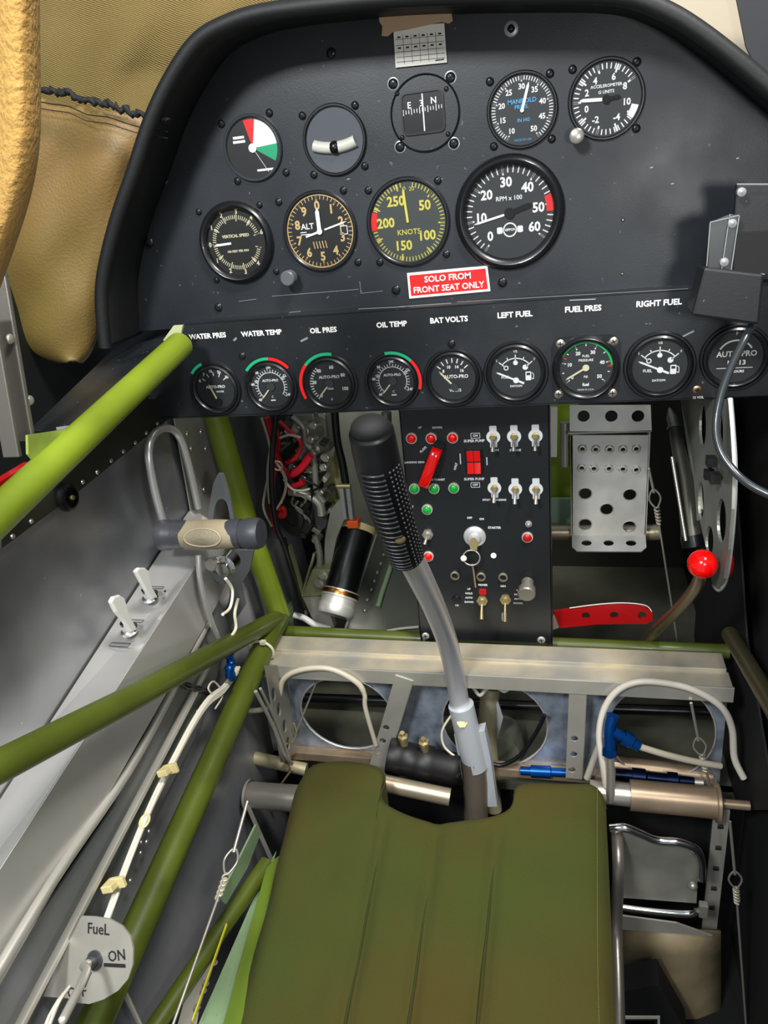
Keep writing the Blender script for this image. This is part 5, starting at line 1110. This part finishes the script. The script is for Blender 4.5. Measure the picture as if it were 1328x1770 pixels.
q0, q1 = A(1064, 1338, y=.69), A(1200, 1352, y=.69); m = MB(); m.lathe(q0, q1 - q0, [(0, 0), (.0065, 0), (.0065, .018), (.009, .018), (.009, .032), (.0065, .034), (.0065, .055), (.0085, .055), (.0085, .066), (.0055, .068), (.0055, (q1 - q0).length), (0, (q1 - q0).length)], 8); m.build('body', mat('dark_blue_metal', '#0c1a38', .3, .8), mc)
m = MB(); m.cyl(q1, A(1216, 1353, y=.69), .004); m.build('tip', ALUP, mc)
m = MB(); q0, q1 = A(900, 1332, y=.70), A(985, 1336, y=.70); m.lathe(q0, q1 - q0, [(0, 0), (.005, 0), (.005, .012), (.0072, .012), (.0072, .035), (.005, .036), (.005, (q1 - q0).length), (0, (q1 - q0).length)], 8); tag(m.build('blue_coupling', BLUF), 'blue coupling half hidden behind the right horn of the seat', 'fitting')
# ================================================================== rudder pedal
YR = .88; FRD = frame((0, YR, 0))
def r2(u, v, y=YR): p = A(u, v, y=y); return (p.x, p.z)
rp_ = thing('rudder_pedal', 'drilled bare aluminium rudder pedal right of the switch panel', 'rudder pedal', A(1050, 840, y=YR))
def ph(u, v, r): q = r2(u, v); return circ(q[0], q[1], r, 22)
ol = [r2(*q) for q in ((987, 752), (1122, 752), (1116, 925), (989, 925))]
big = [(1012, 853), (1089, 855), (1049, 880), (1012, 906), (1088, 910)]; sml = [(1007, 775), (1030, 776), (1054, 776), (1077, 776), (1100, 775), (1006, 808), (1027, 809), (1053, 809), (1077, 810), (1100, 811)]
m = MB(); m.shape([ol] + [ph(u, v, .0072) for u, v in big] + [ph(u, v, .0026) for u, v in sml], FRD, -.001, .001); m.build('foot_plate', ALUB, rp_, bevel=.0003)
for u, v in sml:
    q = r2(u, v); m = MB(); m.lathe(FRD @ V((q[0], q[1], .001)), (0, -1, 0), [(.0058, 0), (.004, .0022), (.0028, .0024), (.0024, 0)], 18); m.build('dimple_ring', ALUB, rp_)
for u, v in big:
    q = r2(u, v); m = MB(); m.lathe(FRD @ V((q[0], q[1], 0)), (0, -1, 0), [(.0086, .001), (.0078, .0018), (.0072, .001)], 22); m.build('hole_rim', ALUB, rp_)
fo = [A(989, 925, y=YR), A(1116, 925, y=YR)]
hp0, hp1 = fo[0], fo[1]; dwn = V((0, -.022, -.012))
m = MB(); FH = frame(hp0, hp1 - hp0, dwn); Wd = (hp1 - hp0).length; Hh = dwn.length
m.shape([[(0, 0), (Wd, 0), (Wd, Hh * .75), (Wd - .006, Hh), (.006, Hh), (0, Hh * .75)]] + [circ(Wd * f_, Hh * .5, .0062, 18, .0042) for f_ in (.2, .5, .8)], FH, -.001, .001); m.build('heel_lip', ALUB, rp_)
for xx in (hp0.x, hp1.x):
    m = MB(); m.box((xx, YR + .010, (ol[0][1] + ol[2][1]) / 2), (.002, .022, abs(ol[0][1] - ol[2][1]))); m.build('side_flange', ALUB, rp_)
tp = [r2(*q, y=YR - .004) for q in ((985, 700), (1125, 700), (1127, 745), (985, 745))]
m = MB(); m.shape([tp] + [circ(*r2(u, v, y=YR - .004), .0070, 22) for u, v in ((1009, 719), (1057, 719), (1103, 719))], frame((0, YR - .004, 0)), -.001, .001); m.build('toe_plate', ALUB, rp_)
m = MB(); m.box(((tp[0][0] + tp[1][0]) / 2, YR - .002, tp[2][1]), (tp[1][0] - tp[0][0] + .004, .006, .002)); m.build('hinge', STL, rp_)
m = MB(); m.cyl(A(945, 920, y=.905), A(1140, 920, y=.905), .0100); m.build('pivot_tube', mat('tube_ivory_metal', '#b9ac92', .35, .7), rp_)
m = MB(); m.tube([A(977, 730, y=.90), A(977, 805, y=.90)], .0058, 14, 1); m.build('toe_brake_rod', ALUP, rp_)
# pieces between pedal and switch panel
m = MB(); m.prism([A(u, v, y=.83) for u, v in ((952, 704), (964, 704), (963, 790), (952, 790))], (0, .004, 0)); tag(m.build('white_strap', mat('strap_white', '#d6d6d0', .45)), 'narrow white strap right of the switch panel top', 'strap')
m = MB(); m.prism([A(u, v, y=.98) for u, v in ((940, 690), (1000, 690), (1000, 862), (940, 862))], (0, .004, 0)); tag(m.build('green_panel', mat('panel_green', '#556b0a', .5)), 'flat olive green panel glimpsed between switch panel and pedal', 'panel')
m = MB(); m.prism([A(u, v, y=.97) for u, v in ((940, 862), (1000, 862), (1000, 908), (940, 908))], (0, .004, 0)); tag(m.build('primer_panel', mat('primer_grey_green', '#7f9a86', .5)), 'grey green panel below the olive green panel', 'panel')
# red drilled lever
rl = thing('red_lever', 'red painted curved lever with three holes right of the switch panel foot', 'lever', A(1040, 1065, y=.80))
Fr = frame((0, .80, 0)); 
def q2(u, v, y=.80): p = A(u, v, y=y); return (p.x, p.z)
m = MB(); m.shape([[q2(*q) for q in ((958, 1056), (985, 1052), (1030, 1046), (1075, 1043), (1115, 1047), (1128, 1058), (1129, 1070), (1118, 1077), (1080, 1077), (1030, 1078), (968, 1084))]] + [circ(*q2(u, v), .0050, 16) for u, v in ((1013, 1063), (1062, 1062), (1110, 1062))], Fr, -.002, .002); m.build('blade', REDM, rl, bevel=.0005)
m = MB(); m.tube([A(u, v - 1, y=.797) for u, v in ((985, 1052), (1030, 1046), (1075, 1043), (1115, 1047), (1127, 1058))], .0007, 6, 4); m.build('worn_edge', WHT, rl)
m = MB(); m.shape([[q2(*q) for q in ((950, 1062), (966, 1066), (968, 1084), (950, 1090))]], Fr, -.003, .001); m.build('end_tab', BEAMM, rl)
# red ball lever
bl_ = thing('flap_lever', 'glossy red ball knob on a bent steel lever at the right', 'lever', A(1215, 975, y=.61))
bc = A(1215, 975, y=.61); rbll = (A(1243, 975, y=.61) - bc).length * .98
m = MB(); m.ball(bc, rbll, nu=40, nv=24); m.build('ball_knob', REDG, bl_)
m = MB(); m.tube([bc, A(1205, 1012, y=.64), A(1175, 1050, y=.71), A(1135, 1090, y=.78), A(1080, 1145, y=.83)], lambda t: .0052 + .0016 * t, 14, 5); m.build('lever', mat('lever_worn_steel', '#9d9078', .35, .9), bl_)
# side frame plate with lightening holes, right
fpn = thing('side_frame_plate', 'tall grey frame plate with long lightening holes at the right wall', 'plate', A(1230, 850, x=.125))
def f2(u, v, x=.125): p = A(u, v, x=x); return (p.y, p.z)
Ff = frame((.125, 0, 0), (0, 1, 0), (0, 0, 1))
hl = [smooth([f2(1212, 712), f2(1220, 740), f2(1216, 775), f2(1208, 745)], 4)]
hl = []
def oval(uc, vc, ru, rv): 
    return [f2(uc + ru * math.cos(t), vc + rv * math.sin(t)) for t in [i * math.pi / 14 for i in range(28)]]
olp = [f2(u, v) for u, v in ((1178, 690), (1262, 690), (1266, 740), (1270, 810), (1268, 880), (1262, 950), (1254, 1000), (1244, 1018), (1234, 1010), (1226, 960), (1212, 900), (1206, 860), (1200, 800), (1190, 740))]
m = MB(); m.shape([olp, oval(1217, 735, 6, 38), oval(1247, 748, 6, 36), oval(1214, 866, 5, 34), oval(1250, 900, 8, 38), oval(1229, 935, 7, 26)], Ff, -.0012, .0012); m.build('web', mat('frame_grey', '#8d8e86', .42, .6, var=.15, vscale=20), fpn)
m = MB(); m.tube([A(u, v, x=.127) for u, v in ((1262, 690), (1266, 740), (1270, 810), (1268, 880), (1262, 950), (1254, 1000), (1244, 1018), (1236, 1012))], .0026, 8, 5); m.build('edge_bead', mat('socket_grey', '#c3c8cc', .42, .3), fpn)
m = MB(); m.prism([A(u, v, x=.128) for u, v in ((1178, 700), (1207, 700), (1205, 760), (1212, 880), (1205, 900), (1192, 800))], (.002, 0, 0)); m.build('flange', mat('primer_pale', '#a9ad9c', .5), fpn)
m = MB()
for u, v, w in ((1230, 797, .010), (1226, 820, .008), (1236, 826, .010)): m.box(A(u, v, x=.118), (.008, w, .008))
m.tube([A(1230, 797, x=.118), A(1226, 820, x=.118)], .0015, 8, 1); tag(m.build('micro_switch', BLKM), 'small pair of black clips on the side frame plate', 'clip')
p = A(1252, 972, x=.135); m = MB(); m.ball(p, .016, sc=(.5, 1, 1)); tag(m.build('red_reflector', REDM), 'second red knob half hidden behind the frame plate', 'knob')
sg = thing('gas_strut', 'dark grey strut tube leaning left of the side frame plate', 'strut', A(1185, 850, y=.80))
m = MB(); m.tube([A(1166, 740, y=.84), A(1184, 830, y=.80), A(1197, 930, y=.76)], lambda t: .0062 + .0045 * t, 16, 1); m.build('barrel', mat('strut_dark_grey', '#56544c', .35, .7), sg)
m = MB(); m.lathe(A(1166, 742, y=.84), A(1158, 708, y=.86) - A(1166, 742, y=.84), [(.0075, 0), (.0075, .003), (.0058, .004), (.0055, .016), (.0015, .028), (0, .028)], 14); m.build('tip', mat('strut_tip', '#7d8076', .4, .7), sg)
m = MB(); m.cyl(A(1196, 925, y=.76), A(1200, 945, y=.755), .0115); m.build('end_cap', BLK, sg)
m = MB(); m.tube([A(1162, 790, y=.79), A(1172, 850, y=.77), A(1186, 935, y=.74)], .0018, 8, 2); tag(m.build('thin_rod', STL), 'thin rod alongside the dark strut', 'rod')
# right side longeron, dark
m = MB(); m.tube([A(1262, 1096, x=.165), A(1300, 1160, x=.165), A(1400, 1330, x=.165)], .0085, 14, 1); tag(m.build('dark_rail_tube', mat('tube_dark_olive', '#4a442f', .4, .3)), 'dark tube running aft along the right wall beyond the beam', 'tube')
m = MB(); m.prism([A(u, v, x=.185) for u, v in ((1230, 690), (1262, 690), (1290, 1100), (1340, 1400), (1240, 1400), (1200, 1100))], (.002, 0, 0)); tag(m.build('right_liner', BLKM), 'black side liner down the right wall', 'panel')
# ================================================================== phone holder and cable
YH = .615
hd = thing('phone_holder', 'dark grey box shaped phone holder mounted on the right side of the panel', 'holder', A(1258, 510, y=YH))
def h2(u, v, y=YH): return A(u, v, y=y)
m = MB(); m.prism([h2(*q) for q in ((1218, 462), (1322, 474), (1313, 562), (1196, 546))], (0, .03, 0)); m.build('pocket', HOLD, hd, bevel=.002)
m = MB(); m.prism([h2(u, v, YH + .018) for u, v in ((1274, 318), (1345, 318), (1345, 430), (1296, 428), (1280, 432), (1274, 470), (1262, 470))], (0, .006, 0)); m.build('back_plate', HOLD, hd, bevel=.001)
m = MB(); F = frame((0, YH + .008, 0)); hq = lambda *q: [(A(u, v, y=YH + .008).x, A(u, v, y=YH + .008).z) for u, v in q]
m.shape([hq((1228, 384), (1262, 370), (1279, 372), (1266, 466), (1224, 462))], F, -.001, .001); m.build('side_wing', mat('holder_side', '#2b2f31', .35), hd, bevel=.0006)
m = MB()
for a, b in (((1228, 384), (1222, 460)), ((1262, 370), (1248, 464)), ((1278, 373), (1264, 466)), ((1228, 384), (1278, 372)), ((1220, 462), (1322, 474)), ((1274, 318), (1340, 318))):
    m.bar(A(*a, y=YH + .0055), A(*b, y=YH + .0055), .0006, .0008, (0, 1, 0))
m.build('worn_edge', mat('edge_grey', '#8a9092', .4), hd)
for u, v in ((1266, 386), (1252, 453), (1282, 332)):
    p = A(u, v, y=YH + .006); m = MB(); m.lathe(p, (0, -1, 0), [(.0034, -.002), (.003, .0016), (0, .0024)], 14); m.build('screw', ALUG, hd)
m = MB(); m.box((A(1290, 430, y=.66).x, .672, A(1290, 430, y=.66).z), (.03, .10, .03)); m.build('mount_arm', BLKM, hd)
cbm = MB(); cbm.tube([A(u, v, y=y) for u, v, y in ((1302, 560, .630), (1286, 590, .620), (1262, 640, .61), (1245, 690, .60), (1238, 740, .59), (1246, 780, .58), (1270, 815, .57), (1300, 840, .56), (1345, 862, .55))], .0031, 12, 8); tag(cbm.build('charging_cable', mat('cable_grey_black', '#2f3336', .25, coat=.4)), 'black charging cable hanging from the phone holder to the right edge', 'cable')
# ================================================================== mechanics behind the left of the switch panel
m = MB(); m.prism([A(u, v, y=1.02) for u, v in ((560, 700), (740, 700), (740, 1120), (500, 1120))], (0, .004, 0)); tag(m.build('firewall_sheet', mat('sheet_grey_green', '#aeb1a0', .45, .3, bump=.3, bscale=14, var=.2, vscale=9)), 'crumpled grey sheet metal behind the stick grip', 'panel')
m = MB(); m.prism([A(u, v, y=1.00) for u, v in ((395, 700), (560, 700), (560, 1000), (470, 1000))], (0, .004, 0)); tag(m.build('shadow_panel', mat('shade_sheet', '#26282a', .35, .3)), 'backdrop sheet coloured dark as the shade behind the red and white wires', 'panel')  # dark colour stands in for the shade below the gauge panel
kp = thing('kick_panel', 'sloped olive grey panel with a line of rivets left of the switch panel', 'panel', A(660, 1010, y=.88))
q = [A(652, 925, y=.97), A(720, 960, y=.97), A(740, 1110, y=.84), A(595, 1100, y=.84)]
nq = (q[1] - q[0]).cross(q[3] - q[0]).normalized(); q[2] = q[2] - nq * nq.dot(q[2] - q[0])
m = MB(); m.prism(q, (0, .003, -.001)); m.build('sheet', mat('kick_grey', '#5a5c50', .45, .3, bump=.05, bscale=30, var=.15), kp)
m = MB(); m.tube([q[0] + V((0, -.003, .003)), q[3] + V((0, -.003, .003))], .002, 8, 1); m.build('edge', ALUP, kp)
rv = None; nq = (q[1] - q[0]).cross(q[3] - q[0]).normalized(); nq = nq if nq.dot(q[0]) < 0 else -nq
def onq(u, v): r = A(u, v, z=-1); return r * (q[0].dot(nq) / r.dot(nq))
for u, v in ((663, 960), (658, 975), (652, 990), (647, 1005), (642, 1020), (635, 1037), (652, 1045), (631, 1055)):
    p = onq(u, v) + nq * .0005
    if rv is None: m = MB(); m.lathe(p, nq, [(.0030, 0), (.0022, .0014), (0, .002)], 10); rv = m.build('rivet', STL, kp); rp = p
    else: dup(rv, p - rp, kp)
m = MB(); m.tube([onq(676, 978) + nq * .002, onq(660, 1025) + nq * .002, onq(653, 1050) + nq * .002], .0038, 10, 1); m.build('rib', PGR, kp)
m = MB(); m.tube([onq(668, 1092) + nq * .004, onq(690, 1088) + nq * .004, onq(722, 1085) + nq * .004], .002, 8, 3); m.build('ivory_wire', WIREW, kp)
mb = mat('dark_casting', '#3a3a34', .45, .3, bump=.4, bscale=70)
mb2 = mat('grey_casting', '#8c8d80', .4, .4, bump=.4, bscale=60)
vb = thing('valve_block', 'cluster of dark cast valve bodies behind the red wires left of the stick grip', 'valve', A(520, 830, y=.90))
m = MB()
yv = .90
for u, v, r, h in ((530, 745, .016, .02), (515, 790, .018, .022), (548, 775, .014, .018), (505, 830, .015, .02)):
    m = MB(); p = A(u, v, y=yv); m.lathe(p, (rr.uniform(-.4, .1), -1, rr.uniform(0, .3)), [(r, -.03), (r, h * .4), (r * .8, h * .6), (r * .8, h * .8), (r * .45, h), (0, h)], 24); m.build('valve_body', mb2 if v % 2 else mb, vb)
m = MB(); p = A(518, 890, y=yv - .01); m.lathe(p, (-.2, -1, .1), [(.030, -.04), (.030, .006), (.027, .012), (.016, .013), (.016, .018), (.010, .020), (.010, .017), (0, .017)], 36); m.build('pump_head', mb, vb)
m = MB(); p = A(540, 885, y=yv - .025); m.grid([[p + V((.022 * math.cos(a) * s_, .004 - .006 * s_, .030 * math.sin(a) * s_)) for a in [-1.5 + 3.0 * i / 12 for i in range(13)]] for s_ in (.1, .6, 1)]); m.build('half_cover', mat('cover_grey', '#55565a', .4, .5), vb)
for u, v, w, h, yy in ((532, 722, .03, .02, .91), (560, 745, .02, .05, .93), (540, 820, .03, .02, .90), (500, 762, .02, .03, .92), (552, 800, .016, .02, .895)):
    m = MB(); m.box(A(u, v, y=yy), (w, .03, h), Matrix()); m.build('valve_block_part', mb2, vb, bevel=.003)
for u, v in ((556, 715), (560, 790), (559, 808), (523, 827), (553, 852), (545, 933), (478, 770), (563, 792), (541, 735), (512, 737), (536, 760), (498, 745), (505, 808), (535, 812)):
    p = A(u, v, y=.865); m = MB(); m.lathe(p, (0, -1, .2), [(.0052, -.02), (.0052, .001), (.0035, .002), (.0035, .005), (0, .005)], 6); m.build('fitting', STL, vb)
for pts, r in ((((505, 720), (525, 740), (528, 765), (545, 785)), .0035), (((540, 775), (545, 815), (548, 850), (560, 868)), .0042), (((500, 850), (530, 855), (552, 870), (556, 890)), .0055), (((545, 925), (553, 960), (550, 1000), (547, 1030)), .0045), (((512, 780), (535, 770), (540, 800)), .003)):
    m = MB(); m.tube([A(u, v, y=.862) for u, v in pts], r, 10, 5); m.build('pipe', mb2 if r < .005 else ALUP, vb)
rq = random.Random(11)
tones = [mb, mb2, mat('casting_brown', '#4c4436', .5, .3, bump=.3), mat('casting_light', '#a9a898', .4, .4, bump=.3)]
for i in range(26):
    u, v = rq.uniform(488, 572), rq.uniform(728, 925); p = A(u, v, y=rq.uniform(.868, .90)); mt = tones[rq.choice((0, 0, 0, 1, 2, 3))]
    m = MB(); R_ = Matrix.Rotation(rq.uniform(-.8, .8), 4, 'Y')
    if i % 3: m.box((0, 0, 0), (rq.uniform(.006, .016), .02, rq.uniform(.004, .010)), Matrix.Translation(p) @ R_); m.build('valve_lug', mt, vb, bevel=.001)
    else: m.lathe(p, V((rq.uniform(-.7, .7), -1, rq.uniform(-.5, .5))), [(.0065, -.015), (.0065, 0), (.0045, .001), (.0045, .004), (.002, .004), (0, .003)], 14); m.build('union', mt, vb)
for i in range(5):
    u, v = rq.uniform(492, 560), rq.uniform(735, 880)
    m = MB(); m.tube([A(u + rq.uniform(-18, 18), v + k * 14 + rq.uniform(-5, 5), y=.858) for k in range(4)], .0016, 7, 5); m.build('thin_pipe', BLK if i % 2 else mb2, vb)
# wires
def wire(pts, r, matl, label, y=.85):
    m = MB(); m.tube([A(p[0], p[1], y=(p[2] if len(p) > 2 else y)) for p in pts], r, 9, 6); return tag(m.build('wire', matl), label, 'wire')
wire([(460, 722), (470, 760), (482, 800), (500, 820), (520, 810), (537, 787)], .0052, WIRER, 'thick red wire hooked beside the valve cluster')
wire([(475, 735), (482, 760), (478, 800), (470, 850), (472, 900), (482, 930)], .0028, WIRER, 'thin red wire dropping left of the valve cluster', .86)
wire([(483, 728), (500, 745), (520, 765), (512, 790), (495, 800)], .0026, WIRER, 'red wire looped over the top valve', .845)
wire([(498, 842), (515, 838), (525, 832)], .0040, WIRER, 'short red wire stub by the white wires', .85)
wire([(482, 880), (490, 878), (492, 890), (484, 892), (488, 884)], .0034, WIRER, 'red wire end crumpled beside the pump head', .845)
wire([(478, 715, .80), (471, 780, .80), (470, 850, .80), (478, 910, .80), (490, 940, .80), (506, 990, .81), (522, 1050, .82)], .0036, WIREB, 'long black cable hanging from the gauge panel to the joint', .80)
wire([(492, 930, .82), (500, 970, .82), (508, 1000, .83), (526, 1055, .83)], .0026, WIREB, 'thinner black cable beside the long black cable')
wire([(578, 700), (583, 760), (592, 800), (598, 835)], .0050, WIREB, 'black cable right of the valve cluster', .87)
for i, pts in enumerate((((452, 722), (465, 765), (468, 800), (458, 850), (456, 880), (470, 910)), ((468, 770), (462, 820), (466, 870)), ((474, 795), (488, 815), (494, 840), (486, 870)), ((478, 800), (494, 825), (492, 855), (478, 880)), ((490, 828), (505, 845), (520, 848), (536, 845)), ((484, 757), (500, 752), (520, 756)))):
    wire(pts, .0016, WIREW, ('white wire looping at the far left of the bundle', 'short white wire beside the black cable', 'white wire curving right of the black cable', 'white wire curving down to the pump head', 'white wire crossing to the cluster', 'white wire across the top valve')[i], .838)
m = MB(); p = A(482, 803, y=.835); m.tube([p + V((.006 * math.cos(t), -.004, .006 * math.sin(t))) for t in [i * .7 for i in range(9)]], .0012, 6, 2, True); tag(m.build('cable_tie', mat('tie_ivory', '#d9d2b6', .5)), 'ivory cable tie on the thick red wire', 'cable tie')
# black hydraulic cylinder
hc = thing('hydraulic_cylinder', 'black cylinder with silver end clamps between wires and stick', 'cylinder', A(590, 990, y=.86))
c0, c1 = A(620, 912, y=.90), A(578, 1065, y=.82); d = (c1 - c0); L = d.length
m = MB(); m.cyl(c0, c0 + d * .74, .0225, n=36); m.build('barrel', BLK, hc)
m = MB(); m.lathe(c0, d, [(.0225, -.003), (.0245, -.003), (.0245, .006), (.0225, .006)], 36); m.build('top_band', CLIPM, hc)
m = MB(); m.lathe(c0 + d * .72, d, [(.0225, 0), (.0255, 0), (.0255, .010), (.024, .011), (.024, .020), (.0255, .021), (.0255, .030), (.023, .034), (0, .034)], 36); m.build('end_clamp', ALUB, hc)
m = MB(); m.lathe(c0 + d * .70, d, [(.0258, .004), (.0262, .006), (.0258, .010)], 36); m.build('copper_band', mat('copper_band', '#a8753a', .3, 1), hc)
m = MB(); m.box(A(612, 903, y=.88), (.016, .016, .012)); tag(m.build('orange_cap', ORG, bevel=.002), 'small orange cap above the black cylinder', 'cap')
m = MB(); m.prism([A(u, v, y=.87) for u, v in ((572, 880), (590, 860), (600, 885), (582, 930), (570, 990), (558, 1000), (562, 930))], (0, .006, 0)); tag(m.build('torn_bracket', ALUD), 'pale ribbed bracket plate left of the black cylinder', 'bracket')
m = MB(); m.prism([A(u, v, y=.90) for u, v in ((560, 830), (582, 770), (590, 835), (604, 842), (600, 870), (580, 872), (556, 862))], (0, .006, 0)); tag(m.build('tan_bracket', mat('bracket_tan', '#8f8a5c', .5, .3)), 'tan bracket below the black cable', 'bracket')
cl = thing('clevis', 'grey clevis fitting above the black cylinder', 'clevis', A(598, 860, y=.87))
m = MB(); m.tube([A(583, 840, y=.865), A(606, 840, y=.865)], .003, 10, 1); m.build('pin', BRS, cl)
for u in (592, 603): m = MB(); m.bar(A(u, 842, y=.87), A(u + 6, 895, y=.87), .005, .010, (0, 1, 0)); m.build('fork_arm', ALUG, cl)
bm = thing('pump_bracket', 'olive grey box bracket with two silver bolts below the valve cluster', 'bracket', A(545, 1010, y=.84))
m = MB(); m.prism([A(u, v, y=.85) for u, v in ((540, 985), (582, 985), (560, 1030), (522, 1032))], (0, .02, 0)); m.build('block', mat('bracket_olive_grey', '#8f906a', .5, .3), bm, bevel=.001)
m = MB(); m.prism([A(u, v, y=.848) for u, v in ((524, 1034), (562, 1032), (578, 1085), (545, 1080))], (0, .012, 0)); m.build('foot', ALUP, bm)
for u, v in ((552, 1009), (559, 995)): m = MB(); m.lathe(A(u, v, y=.849), (0, -1, .2), [(.0068, 0), (.0068, .0015), (.004, .002), (.004, .005), (0, .005)], 14); m.build('bolt', STL, bm)
for k_, (a_, b_) in enumerate((((500, 942), (532, 1060)), ((545, 955), (520, 1040)))):
    m = MB(); m.bar(A(*a_, y=.89), A(*b_, y=.87), .003, .012, (0, 1, 0)); tag(m.build('pale_strut', mat('strut_pale_olive', '#a9ad7a', .5)), ('pale olive strut left of the black cable', 'pale olive strut sloping under the valve cluster')[k_], 'strut')
m = MB(); m.tube([A(u, v, y=.83) for u, v in ((508, 1063), (525, 1068), (545, 1080), (572, 1088))], .0045, 10, 5); tag(m.build('white_tube', mat('tube_white', '#dcdcd6', .4)), 'white tube lying just behind the beam at its left', 'tube')
m = MB(); m.cyl(A(668, 712, y=.84), A(672, 800, y=.84), .006); tag(m.build('grey_post', ALUD), 'short grey post between stick grip and switch panel', 'post')
m = MB(); m.cyl(A(670, 770, y=.80), A(682, 770, y=.80), .006); tag(m.build('red_plug', REDM), 'small red plug beside the left edge of the switch panel', 'plug')
